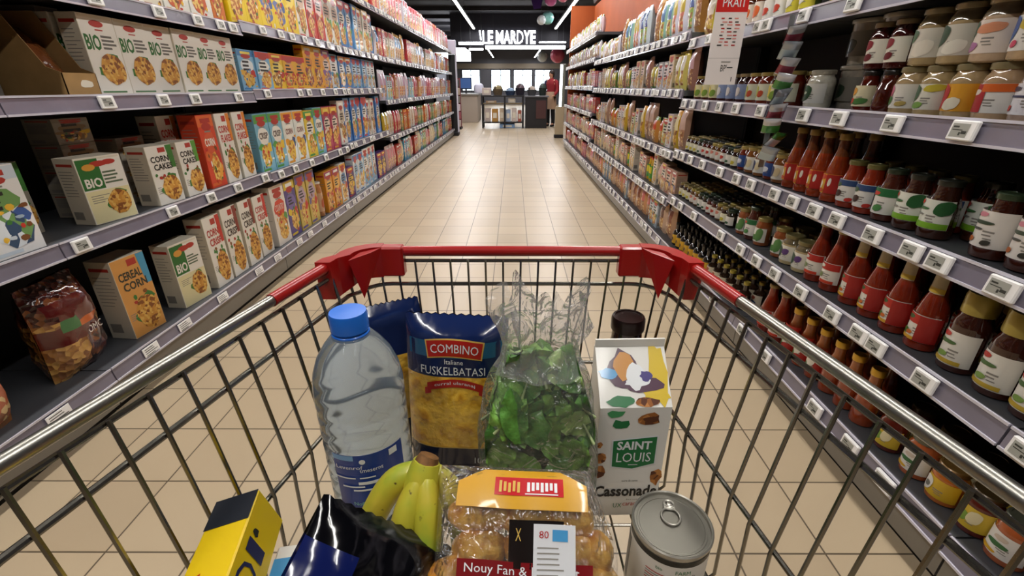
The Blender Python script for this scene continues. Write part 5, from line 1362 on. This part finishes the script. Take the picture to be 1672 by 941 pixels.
# ---- clear bag of golden potato cakes
m_pot = blotch('golden_potato', ['#a8641c', '#d08a2c', '#e0a440', '#ecb858', '#c07a20'], 34, .35, .6, kind='NOISE', bump=1.0, dist=.008)
lean = radians(-42)
gb = thing('potato_bag', 'clear shiny bag of golden potatoes with yellow header, red label and white sticker', 'potato bag', (.010, .262, FZ + .040), 0, None, rot=(lean, 0, radians(-3)))
B = Bag(.205, .215, .075, .0028, 6, top=.80, bot=.2, sq=3.5)
m_film2 = film('potato_film', base=.10, bscale=26, bump=1.0, milky=.03, dist=.03)
b = MB(); B.shell(b, lambda u, v, f: m_film2, 30, 32)
for _i, (_x, _y, _z) in enumerate(b.v):
    if _x > 0 and _z > .14: b.v[_i] = (_x * (1 - .30 * (_z - .14) / .075), _y, _z)
b.build('bag_film', gb, ang=80)
rp = random.Random(3)
for row, z in enumerate((.024, .060, .096, .130, .163)):
    xs = ((-.072, -.026, .022, .070), (-.050, .0, .048, .080), (-.072, -.026, .022, .070), (-.050, .0, .046, .080), (-.052, .002, .050))[row]
    for i, x in enumerate(xs):
        b = MB(); a_, c_2 = rp.uniform(.030, .038), rp.uniform(.021, .025)
        ph1, ph2 = rp.uniform(0, 6), rp.uniform(0, 6)
        if x > .075: a_ = .020
        b.lathe([(c_2 * sin(pi * j / 14) + 1e-5, -cos(pi * j / 14) * c_2) for j in range(15)], m_pot, 20, sx=a_ / c_2, wob=lambda a, z_: 1 + .08 * sin(2 * a + ph1 + 70 * z_) + .07 * sin(5 * a + ph2 + 120 * z_))
        b.build('potato', gb, loc=(x + rp.uniform(-.003, .003), rp.uniform(-.003, .006), z + rp.uniform(-.003, .003)), ang=80)
m_hd = pbr('header_yellow', '#d09a1c', .35, coat=.5); m_hr = pbr('header_red', '#c01c24', .3, coat=.6); m_bk = pbr('label_black', '#17110f', .25, coat=.7); m_st = pbr('sticker_white', '#dcdde0', .4); m_bd = pbr('band_red', '#7a1016', .3, coat=.6)
b = MB()
B.patch(b, -.078, .066, .176, .2125, m_hd, .0006, fx=lambda x, z: (x, z - .45 * max(0, abs(x + .006) - .045) ** 1.0 * (z - .176) / .036))
B.patch(b, -.036, .040, .189, .206, m_hr, .0012)
for q in range(5): B.patch(b, -.031 + q * .005, -.028 + q * .005, .192 + .001 * (q % 2), .203 - .001 * (q % 3), m_gold, .0018, nx=2, nz=2)
for q in range(7): B.patch(b, .0 + q * .005, .0032 + q * .005, .193 + .001 * (q % 3), .202, m_wht, .0018, nx=2, nz=2)
B.patch(b, -.002, .034, .1905, .1915, m_wht, .0018, nz=1)
b.build('header_card', gb, ang=80)
b = MB(); B.patch(b, -.018, .040, .120, .166, m_bk, .0006); B.text(b, 'X', -.008, .152, .006, .012, m_gold, .0011); b.build('black_label', gb, ang=80)
b = MB(); B.patch(b, -.072, .070, .108, .126, m_bd, .0008); B.text(b, 'Nouy Fan & Food Set', -.004, .117, .120, .011, m_wht, .0014); b.build('red_band', gb, ang=80)
b = MB(); B.patch(b, .008, .052, .076, .163, m_st, .0024)
B.patch(b, .028, .044, .147, .158, pb_, .0030); B.text(b, '80', .019, .153, .010, .007, m_red2, .0031)
for q in range(12): B.patch(b, .012, .012 + rp.uniform(.016, .036), .140 - q * .005, .1412 - q * .005, m_grey, .0030, nx=4, nz=1)
b.build('price_sticker', gb, ang=80)

# ---- dark film bag at the front left
m_bkf = pbr('film_black', '#07070b', .10, coat=1.0, bump=.7, bscale=26); m_nvf = pbr('film_blue', '#101a52', .14, coat=1.0, bump=.5, bscale=26)
m_thin = pbr('film_printed_edge', '#7a5a4a', .3, coat=.6)
nb = thing('foil_bag', 'shiny navy and black foil bag lying below the bananas', 'bag', (-.206, .216, FZ + .054), 0, None, rot=(radians(-46), radians(38), radians(6)))
B2 = Bag(.165, .195, .060, .0035, 14, top=.74, bot=.2, sq=2.6)
def pk2(u, v, f):
    if v > .80: return m_bkf
    if u < -.30 and v > .25: return m_nvf
    if u > .86 and f: return m_thin
    return m_bkf
b = MB(); B2.shell(b, pk2, 26, 30, .002); b.build('bag_film', nb, ang=75)
b = MB(); B2.text(b, 'NO PA', .02, .10, .07, .016, pbr('print_dim', '#3a3a4c', .4), .0012); B2.patch(b, .058, .080, .120, .165, py, .0008); b.build('bag_print', nb, ang=75)
# ---- carton under the yellow box, and the yellow box
wc = thing('milk_carton', 'white carton with sky-blue label under the yellow box', 'carton', (-.232, .318, FZ + .001), radians(10))
b = MB(); b.box(-.020, .020, -.028, .028, 0, .150, m_sw, .002); b.build('carton_body', wc, smooth=False)
b = MB(); b.box(-.0195, .0195, -.028, .012, .1501, .1505, pb_); b.box(-.0195, .0195, -.0285, -.0281, .08, .1495, pb_); b.build('carton_label', wc, smooth=False)
yx = thing('yellow_box', 'yellow cardboard box with dark top stripe and blue letters, leaning at left', 'box', (-.270, .272, FZ + .186), 0, None, rot=(radians(3), radians(-14), radians(10)))
m_yb = pbr('box_yellow', '#e0bd12', .38, coat=.3); m_db = pbr('box_dark_end', '#1c2028', .4); m_bl = pbr('letter_blue', '#141c50', .4); m_rd = pbr('letter_red', '#b8281a', .4)
b = MB(); b.box(-.023, .023, -.09, .085, -.030, .025, m_yb, .0015); b.build('box_body', yx, smooth=False)
b = MB(); b.box(-.0225, .0225, .050, .0845, .0252, .0256, m_db)
Mf = Matrix.Translation((.0233, 0, 0)) @ Matrix.Rotation(pi / 2, 4, 'Z')
b.text('I', .030, 0, .014, .030, -.0004, m_bl, M=Mf); b.text('D', .004, 0, .026, .032, -.0004, m_bl, M=Mf); b.text('L', -.028, 0, .022, .030, -.0004, m_bl, M=Mf)
Mt2 = Matrix.Translation((0, 0, .0252)) @ Matrix.Rotation(-pi / 2, 4, 'X')
b.text('8 A', -.002, 0.012, .030, .014, -.0004, m_rd, M=Matrix.Translation((0, -.01, .0252)) @ Matrix.Rotation(pi / 2, 4, 'Z') @ Matrix.Rotation(-pi / 2, 4, 'X'))
b.disc(.045, .008, .004, .005, -.0004, m_db, 9, M=Mf, wob=.2)
b.build('box_print', yx, smooth=False)
# ------------------------------------------------------------------ hanging price poster and clip strip on the right shelves
m_pap = pbr('poster_paper', '#e6dcd8', .5); m_pred = pbr('poster_red', '#c81f1c', .45)
po = thing('price_poster', 'hanging white price poster with red header on the right shelves', 'poster', (1.03, 2.50, 1.26))
b = MB(); b.box(-.076, .076, 0, .002, 0, .46, m_pap); b.rect(-.0755, .0755, .3135, .4595, -.0005, m_pred); b.rect(-.0755, .0755, .118, .119, -.0005, m_grey)
b.build('poster_sheet', po, smooth=False)
b = MB(); b.text('PRAI1', .004, .352, .10, .036, -.0012, m_wht)
rp = random.Random(4)
for i, z in enumerate([.285, .270, .258, .243, .229, .214, .200, .186, .172]):
    for q in range(3):
        x = -.045 + q * .032 + rp.uniform(0, .01); b.rect(x, x + rp.uniform(.014, .026), z, z + .005, -.0012, [m_red2, m_ink, pbr('poster_pink', '#d88a80', .5)][(i * 2 + q) % 3])
b.text('BP\'', .006, .075, .030, .030, -.0012, m_ink); b.rect(.022, .05, .075, .079, -.0012, m_ink); b.rect(-.01, .035, .100, .104, -.0012, m_grey); b.rect(.050, .054, .015, .035, -.0012, m_ink)
b.build('poster_print', po, smooth=False)
b = MB(); b.tube([(.02, .006, .27), (.02, .006, .45)], .003, m_ink, 6); b.tube([(.02, .006, .27), (.085, .006, .262)], .003, m_ink, 6); b.build('poster_bracket', po)
cs = thing('clip_strip', 'narrow metal clip strip hanging in front of the right shelves', 'clip strip', (1.075, 2.03, .93))
m_stl = pbr('strip_steel', '#8a8c8c', .3, metal=.8)
b = MB(); b.box(-.011, .011, 0, .0015, 0, .575, m_stl)
for i in range(9): b.tube([(0, 0, .055 + i * .055), (0, -.012, .052 + i * .055), (0, -.020, .060 + i * .055)], .0012, m_stl, 6)
b.tube([(.0, .001, .57), (.04, .001, .585)], .002, m_stl, 6)
b.build('strip', cs)
def packet(c1, c2, seed):
    B = Bag(.066, .074, .022, .0012, seed, top=.9, bot=.1)
    ma = pbr('foil_' + c1, c1, .18, metal=.5, coat=.8); mb2 = pbr('foil_' + c2, c2, .2, metal=.3, coat=.8)
    b = MB(); B.shell(b, lambda u, v, f: ma if v > .6 or v < .15 else mb2, 8, 10); return b.mesh('seasoning_packet', ang=70)
PK = [packet('#b8b8bc', '#8a3040', 1), packet('#3f7a34', '#c8c8cc', 2), packet('#c8c8cc', '#4a8a40', 3), packet('#9aa0a8', '#a8b8c0', 4)]
nm = ['silver and wine-red', 'green and silver', 'silver and green', 'pale grey']
words = ['topmost', 'second from top', 'third from top', 'fourth from top', 'middle', 'fourth from bottom', 'third from bottom', 'second from bottom', 'lowest']
for i in range(9):
    q = [0, 3, 0, 2, 3, 0, 2, 1, 3][i]
    o = link('seasoning_packet', PK[q], None, (1.072 + rp.uniform(-.006, .006), 2.006, 1.405 - i * .055), rot=(radians(38), radians(rp.uniform(-12, 12)), radians(rp.uniform(-25, 25))))
    tag(o, '%s seasoning packet, %s on the hanging clip strip' % (nm[q], words[i]), 'packet', 'packets on the clip strip')

# ------------------------------------------------------------------ end of the aisle
m_pil = pbr('pillar_black', '#16161a', .5); m_pw = pbr('pillar_white', '#d8d6e6', .4); m_bei = pbr('counter_beige', '#a8987c', .6); m_glow = pbr('light_strip', '#ffffff', .5, emit=(.92, .95, 1), estr=7)
t = thing('pillar', 'black pillar at the far end of the left shelving with pale trim', 'pillar', (-1.61, 13.5, 0))
MB().box(-.11, .07, -.1, .1, .1, 2.03, m_pil, .01).build('pillar_shaft', t, smooth=False); MB().box(-.13, .10, -.13, .12, 0, .10, m_pil, .02).build('pillar_foot', t, smooth=False)
MB().box(.071, .11, -.09, -.05, .1, 2.35, m_pw).build('pale_strip', t, smooth=False); MB().box(-.10, .11, -.16, -.101, 2.03, 2.36, m_pw, .01).build('sensor_box', t, smooth=False)
t = thing('gate_post', 'beige post with glowing white strip at the far end of the right shelving', 'post', (1.21, 12.85, 0))
MB().box(-.10, .12, -.08, .08, .08, .78, m_bei, .01).build('post_base', t, smooth=False); MB().box(-.12, .12, -.1, .1, 0, .08, m_pil, .01).build('post_foot', t, smooth=False)
MB().box(-.02, .12, -.06, .06, .78, 1.78, pbr('post_glass_grey', '#6a6a60', .3), .01).build('post_upper', t, smooth=False); MB().box(-.02, .04, -.075, -.061, .76, 1.76, m_glow, .005).build('light_strip', t, smooth=False)
# illuminated shop sign
m_sign = pbr('sign_letters_lit', '#ffffff', .5, emit=(.93, .96, 1.0), estr=6)
sg = thing('shop_sign', 'illuminated white LE MARDYE letters on a dark fascia above the aisle end', 'sign', (-.17, 19.5, 2.74))
MB().box(-2.2, 2.3, .10, .2, -.12, 1.0, pbr('fascia_dark', '#1c1a22', .6)).build('fascia', sg, smooth=False)
x = -.98
for ch, w_ in [('L', .17), ('E', .19), (' ', .07), ('M', .27), ('A', .25), ('R', .21), ('D', .23), ('Y', .23), ('E', .19)]:
    if ch != ' ':
        tb = MB(); tb.text(ch, x + w_ / 2, .22, w_ * 1.04, .44, 0, m_sign, bold=True); n = len(tb.v)
        bb_ = MB(); bb_.add(tb.v, tb.f, m_sign); bb_.add([(p[0], .05, p[2]) for p in tb.v], [tuple(reversed(f)) for f in tb.f], m_sign)
        from collections import Counter
        ed = Counter()
        for f in tb.f:
            for a, c in zip(f, f[1:] + f[:1]): ed[(a, c)] += 1
        side = [(c, a, a + n, c + n) for (a, c) in ed if (c, a) not in ed]
        bb_.add(tb.v + [(p[0], .05, p[2]) for p in tb.v], side, m_sign)
        bb_.build('sign_letter', sg, smooth=False)
    x += w_ + .022
bb_ = MB(); bb_.add([(-1.12, 0, .44), (-1.05, 0, .44), (-1.03, 0, .12), (-1.07, 0, .12)], [(0, 3, 2, 1)], m_sign); bb_.build('sign_accent', sg, smooth=False)
def bar(x0, x1, y, z, lab, th=.07):
    t = thing('light_bar', lab, 'light', ((x0 + x1) / 2, y, z), 0, 'light bars under the shop sign'); h = (x1 - x0) / 2
    MB().box(-h, h, -.03, .03, 0, th, m_glow, .01).build('light_diffuser', t, smooth=False); MB().box(-h, h, .031, .06, 0, th + .02, m_house).build('light_housing', t, smooth=False)
    for s in (-.8, .8): MB().tube([(s * h, .045, th), (s * h, .045, HC - z)], .006, m_house, 6).build('hanging_rod', t)
bar(-2.05, -1.12, 19.35, 2.70, 'short upper white light bar left of the shop sign', .09)
bar(-1.05, 1.95, 19.35, 2.55, 'long white light bar under the shop sign letters', .12)
bar(-1.65, -1.12, 19.12, 2.50, 'short lower white light bar left of the long one', .06)
bar(.95, 1.95, 19.15, 2.74, 'short upper white light bar right of the shop sign', .04)
# hanging decorations
def ornament(x, y, z, r, col, lab, shape=0):
    t = thing('hanging_decoration', lab, 'decoration', (x, y, z), 0, None)
    m = pbr('deco_' + col, col, .4, coat=.3)
    b = MB()
    if shape == 0: b.lathe([(r * sin(pi * j / 10) + 1e-4, -r * cos(pi * j / 10)) for j in range(11)], m, 16, wob=lambda a, z_: 1 + .12 * sin(5 * a))
    else: b.add([(-r, 0, r * .6), (r, .02, r * .7), (r * .6, .03, -r * .8), (-r * .5, -.02, -r), (-r, .02, r * .6), (0, .10, 0)], [(0, 1, 2, 3), (0, 5, 1), (1, 5, 2), (2, 5, 3), (3, 5, 0)], m)
    b.build('decoration_body', t, ang=40)
    MB().tube([(0, 0, r * .6), (0, 0, HC - z)], .004, m_ink, 5).build('hanging_cord', t)
ornament(.98, 15.0, 3.05, .17, '#8fd0c8', 'pale mint paper ball hanging near the right ceiling light')
ornament(.78, 14.6, 2.95, .12, '#e6eef0', 'white paper ball hanging left of the mint ball')
ornament(1.02, 14.5, 3.42, .16, '#d86ab0', 'pink paper ball hanging highest above the aisle end')
ornament(.66, 14.9, 3.42, .18, '#4a2a78', 'purple folded star hanging above the mint ball', 1)
ornament(1.32, 14.2, 3.45, .14, '#e07090', 'rose paper ball hanging right of the pink ball')
ornament(1.55, 12.6, 2.70, .20, '#1f5a58', 'dark green folded paper flag beside the orange panel', 1)
ornament(1.25, 22.0, 2.45, .22, '#e8f0f2', 'white paper lantern hanging beyond the light bars')
ornament(2.0, 23.0, 2.55, .32, '#e0607a', 'large red-pink lantern hanging at right beyond the light bars')
# dark sheet over the far right shelving
o = MB().add([(1.62, 7.4, 2.78), (1.62, 10.7, 2.78), (1.45, 10.7, 3.4), (1.35, 7.2, 3.6), (1.68, 7.4, 2.78), (1.68, 10.7, 2.78), (1.51, 10.7, 3.4), (1.41, 7.2, 3.6)],
     [(0, 1, 2, 3), (7, 6, 5, 4), (0, 3, 7, 4), (1, 5, 6, 2), (0, 4, 5, 1), (3, 2, 6, 7)], pbr('grey_duct', '#4a4440', .6, noise=.2)).build('ventilation_duct', smooth=False)
tag(o, 'grey slanted duct above the orange panel on the right', 'duct')
# display table with goods
m_tb = pbr('table_metal', '#1d1b1d', .5); m_wd = pbr('table_board', '#7a6a4c', .6)
tb_ = thing('display_table', 'dark metal display table with shelves at the end of the aisle', 'table', (-.28, 15.9, 0))
b = MB()
for xx in (-.72, .0, .60):
    for yy in (0, .6): MB().box(xx - .025, xx + .025, yy - .025, yy + .025, 0, 1.0, m_tb).build('leg', tb_, smooth=False)
MB().box(-.75, .63, -.04, .64, .96, 1.0, m_tb, .005).build('table_top', tb_, smooth=False)
MB().box(-.72, .60, 0, .6, .74, .77, m_wd, .004).build('table_shelf', tb_, smooth=False); MB().box(-.72, .60, 0, .6, .16, .19, m_tb, .004).build('table_shelf', tb_, smooth=False)
cb_ = thing('display_cabinet', 'dark cabinet with white-edged top standing right of the display table', 'cabinet', (.72, 15.9, 0))
MB().box(-.32, .38, 0, .6, .0, .94, m_tb, .01).build('cabinet_body', cb_, smooth=False); MB().box(-.34, .42, -.03, .63, .94, .99, pbr('cabinet_top', '#6a6a6e', .4), .005).build('cabinet_top', cb_, smooth=False)
MB().box(.02, .34, -.02, -.001, .30, .85, pbr('cabinet_panel', '#4a2a28', .5)).build('cabinet_panel', cb_, smooth=False)
def crate(x, y, z, w_, d_, h_, col, lab, name='box', cat='box'):
    m = pbr('goods_' + col, col, .6, noise=.15, nscale=12)
    b = MB(); b.box(-w_ / 2, w_ / 2, 0, d_, 0, h_, m, .01); b.box(-w_ * .3, w_ * .3, -.003, -.0005, h_ * .3, h_ * .7, m_cream)
    o = b.build(name, None, (x, y, z), smooth=False); tag(o, lab, cat)
def basket(x, y, z, r, h_, col, c2, lab):
    t = thing('basket', lab, 'basket', (x, y, z)); m = pbr('goods_' + col, col, .7, noise=.25, nscale=40)
    MB().lathe([(r * .75, 0), (r, h_ * .6), (r * 1.03, h_ * .62), (r * .95, h_ * .6), (r * .7, .02)], m, 16).build('basket_body', t)
    rb = random.Random(int(x * 100)); m2 = blotch('goods_pile_' + c2, [c2, '#3a3028', c2, '#c8b8a0'], 14, .6)
    MB().lathe([(r * .9, h_ * .5), (r * .7, h_ * .85), (r * .3, h_), (1e-4, h_ * 1.02)], m2, 14, wob=lambda a, z_: 1 + .1 * sin(4 * a + x * 9)).build('basket_contents', t)
crate(-.86, 15.92, 1.0, .28, .35, .22, '#c8b8b0', 'pinkish white crate on the left end of the display table')
basket(-.50, 16.15, 1.0, .17, .30, '#6a5a44', '#8a7a50', 'round basket on the display table beside the pinkish crate')
basket(-.10, 16.15, 1.0, .17, .22, '#3a4a68', '#8aa0b8', 'blue basket in the middle of the display table')
basket(.22, 16.12, 1.0, .16, .34, '#2a2430', '#4a3038', 'dark heaped basket on the right end of the display table')
basket(.60, 16.15, .99, .16, .28, '#4a4a4c', '#a89888', 'grey basket on the dark cabinet')
basket(.95, 16.15, .99, .13, .36, '#1f2a24', '#2a3a30', 'tall dark green basket on the dark cabinet')
crate(-.72, 15.95, .77, .34, .3, .07, '#b09070', 'flat tan box on the table middle shelf at left'); crate(-.05, 15.95, .77, .24, .3, .15, '#c8c0b4', 'white box on the table middle shelf at right')
for i, (x, w_, h_, c, l) in enumerate([(-.84, .18, .42, '#b8a8a0', 'greyish pink'), (-.60, .2, .40, '#b0803c', 'amber'), (-.37, .16, .42, '#c8b49a', 'pale tan'), (-.17, .16, .38, '#98a8c0', 'pale blue'), (.03, .16, .42, '#c8b8b0', 'off-white'), (.21, .12, .36, '#a85a4a', 'brick red')]):
    crate(x, 15.96, .19, w_, .3, h_, c, '%s box standing on the lower shelf of the display table' % l)
crate(-.2, 15.95, 0, .5, .4, .13, '#7a9ac0', 'pale blue box on the floor under the display table')
# service counter and stands at the far left
ct = thing('service_counter', 'beige service counter at the far left beyond the black pillar', 'counter', (-1.75, 18.5, 0))
MB().box(-.4, .4, 0, 2.0, .0, .95, pbr('counter_front', '#a89a8c', .6), .01).build('counter_body', ct, smooth=False); MB().box(-.45, .45, -.05, 2.05, .95, 1.02, m_grey, .01).build('counter_top', ct, smooth=False)
mo = thing('monitor', 'blue-screened monitor on the far beige counter', 'monitor', (-1.78, 18.7, 1.02))
MB().box(-.03, .03, 0, .06, 0, .2, m_pil).build('monitor_stand', mo, smooth=False); MB().box(-.22, .22, -.02, .03, .15, .55, m_pil, .01).build('monitor_case', mo, smooth=False); MB().box(-.19, .19, -.024, -.0205, .18, .52, pbr('screen_blue', '#28406a', .3, emit=(.05, .1, .25), estr=.6)).build('monitor_screen', mo, smooth=False)
o = MB().lathe([(1e-4, 0), (.16, .02), (.2, .15), (.17, .3), (.08, .36), (1e-4, .37)], m_pw, 16).build('white_bag', None, (-1.30, 18.75, 1.02)); tag(o, 'rounded white sack on the right end of the far beige counter', 'bag')
fr = thing('freezer_cabinet', 'white refrigerated cabinet with lit canopy far left', 'freezer', (-2.6, 21, 0))
MB().box(-.7, .5, 0, 3.0, 0, .9, pbr('freezer_white', '#c8c8d0', .5), .03).build('freezer_body', fr, smooth=False); MB().box(-.7, .6, 0, 3.0, 2.35, 2.75, m_glow, .02).build('lit_canopy', fr, smooth=False); MB().box(-.7, -.6, 0, 3.0, .9, 2.35, m_wall2).build('freezer_back', fr, smooth=False)
st = thing('magazine_stand', 'stand of reddish packets just right of the black pillar', 'stand', (-1.78, 15.4, 0))
MB().box(-.18, .12, 0, .5, 0, .06, m_pil).box(-.18, .12, .22, .28, .06, 1.5, pbr('stand_red', '#7a3a40', .6)).build('stand_frame', st, smooth=False)
for i in range(6):
    q = [('#c8b8b4', 'pale grey'), ('#a85a64', 'rose'), ('#d8c8cc', 'pinkish white'), ('#7a7468', 'olive grey'), ('#b8a890', 'beige'), ('#4a4440', 'dark brown')][i]
    crate(-1.78, 15.36, .08 + .235 * i, .26, .24, .20, q[0], '%s packet on the stand by the black pillar' % q[1], 'packet', 'packet') if False else None
    MB().box(-.14, .10, .04, .215, .08 + .235 * i, .28 + .235 * i, pbr('goods_' + q[0], q[0], .6), .01).build('stand_pocket', st, smooth=False)

# ------------------------------------------------------------------ shopper at the far end
def person():
    t = thing('person', 'person in a red top and beige coat with black trousers, standing near the far post', 'person', (1.27, 16.7, 0))
    m_skin = pbr('skin', '#c08a6c', .5); m_rt = pbr('cloth_red', '#8a1c24', .8); m_nv = pbr('cloth_navy', '#23264a', .8); m_bg = pbr('cloth_beige', '#b8957a', .8); m_bk2 = pbr('cloth_black', '#121214', .8); m_hr2 = pbr('hair_dark', '#2a1c16', .7)
    J = {'pel': (0, 0, .96, .15, .11), 'waist': (0, 0, 1.12, .13, .10), 'chest': (0, -.01, 1.34, .16, .115), 'neck0': (0, 0, 1.47, .06, .06), 'neck': (0, -.01, 1.53, .052, .055), 'head': (0, -.025, 1.63, .078, .09), 'crown': (0, -.015, 1.71, .06, .075)}
    for s, n in ((-1, 'l'), (1, 'r')):
        J.update({n + 'hip': (s * .09, 0, .90, .10, .10), n + 'knee': (s * .10, -.02, .50, .062, .065), n + 'ank': (s * .10, .02, .10, .042, .045), n + 'toe': (s * .11, -.14, .04, .04, .03),
                  n + 'sh': (s * .17, 0, 1.42, .06, .06), n + 'el': (s * .24, .0, 1.14, .045, .045), n + 'wr': (s * .21, -.16, .98, .030, .028), n + 'hand': (s * .20, -.22, .97, .032, .020)})
    E = [('pel', 'waist'), ('waist', 'chest'), ('chest', 'neck0'), ('neck0', 'neck'), ('neck', 'head'), ('head', 'crown')]
    for n in 'lr': E += [('pel', n + 'hip'), (n + 'hip', n + 'knee'), (n + 'knee', n + 'ank'), (n + 'ank', n + 'toe'), ('chest', n + 'sh'), (n + 'sh', n + 'el'), (n + 'el', n + 'wr'), (n + 'wr', n + 'hand')]
    for s, n in ((-1, 'l'), (1, 'r')):
        for q in range(5):
            k = '%sf%d' % (n, q)
            if q < 4:
                J[k] = (s * (.185 + .012 * q), -.265, .972 - .003 * q, .009, .009); J[k + 'b'] = (s * (.185 + .012 * q), -.300 + .004 * abs(q - 1), .955, .008, .008)
            else: J[k] = (s * .172, -.235, .965, .010, .010); J[k + 'b'] = (s * .165, -.262, .955, .009, .009)
            E += [(n + 'hand', k), (k, k + 'b')]
    names = list(J); me = bpy.data.meshes.new('body'); me.from_pydata([J[k][:3] for k in names], [(names.index(a), names.index(c)) for a, c in E], [])
    for m in (m_bk2, m_rt, m_skin): me.materials.append(m)
    o = link('body', me, t)
    md = o.modifiers.new('skin', 'SKIN'); md.use_smooth_shade = True
    if not me.skin_vertices: 
        bpy.context.view_layer.objects.active = o
    for i, k in enumerate(names):
        if me.skin_vertices: me.skin_vertices[0].data[i].radius = J[k][3:]; me.skin_vertices[0].data[i].use_root = (k == 'pel')
    sb = o.modifiers.new('sub', 'SUBSURF'); sb.levels = 1; sb.render_levels = 1
    return t, o, dict(skin=m_skin, red=m_rt, navy=m_nv, beige=m_bg, black=m_bk2, hair=m_hr2)
P_, body, PM = person()
body.data.materials.clear(); body.data.materials.append(PM['skin'])
P_.rotation_euler = (0, 0, radians(-35))
b = MB(); b.lathe([(.150, .98), (.158, 1.05), (.150, 1.16), (.178, 1.32), (.172, 1.40), (.11, 1.475), (.072, 1.50), (.068, 1.53)], PM['red'], 20, sy=.78)
for s in (-1, 1): b.tube([(s * .14, 0, 1.42), (s * .19, 0, 1.40), (s * .225, 0, 1.27), (s * .245, .0, 1.15), (s * .235, -.06, 1.07), (s * .214, -.14, 1.0)], [.07, .072, .064, .058, .052, .044], PM['navy'] if s < 0 else PM['red'], 10)
b.build('jacket', P_, ang=60)
b = MB(); b.lathe([(.205, .56), (.20, .70), (.180, .90), (.168, 1.06), (.155, 1.10)], PM['beige'], 20, sy=.82, wob=lambda a, z: 1 + .04 * sin(6 * a)); b.build('coat_skirt', P_, ang=60)
b = MB()
for s in (-1, 1):
    b.tube([(s * .085, 0, .95), (s * .095, -.01, .72), (s * .10, -.02, .50), (s * .10, .01, .28), (s * .10, .02, .09)], [.098, .092, .074, .066, .060], PM['black'], 10)
b.build('trousers', P_, ang=60)
for s in (-1, 1):
    MB().tube([(s * .10, .06, .04), (s * .10, 0, .045), (s * .108, -.10, .035), (s * .11, -.17, .028)], [.038, .044, .042, .026], PM['black'], 10).build('shoe', P_, ang=60)
b = MB(); b.lathe([(.092 * sin(pi * j / 12) + 1e-4, -.105 * cos(pi * j / 12)) for j in range(5, 13)], PM['hair'], 16, cx=0, cy=.012, cz=1.665, sy=1.12)
b.lathe([(.075, -.12), (.090, -.04), (.088, .02)], PM['hair'], 16, cx=0, cy=.012, cz=1.66, a0=radians(-20), a1=radians(200), sy=1.15); b.build('hair', P_, ang=60)
b = MB(); mk = PM['hair']
b.add([(0, -.118, 1.655), (-.013, -.108, 1.62), (.013, -.108, 1.62), (0, -.135, 1.622)], [(0, 1, 3), (0, 3, 2), (1, 2, 3)], PM['skin'])
for s in (-1, 1): b.lathe([(.009 * sin(pi * j / 6) + 1e-4, -.006 * cos(pi * j / 6)) for j in range(7)], mk, 8, cx=s * .03, cy=-.104, cz=1.665)
b.box(-.02, .02, -.112, -.106, 1.592, 1.598, pbr('lips', '#8a4a40', .5)); b.build('face_features', P_)
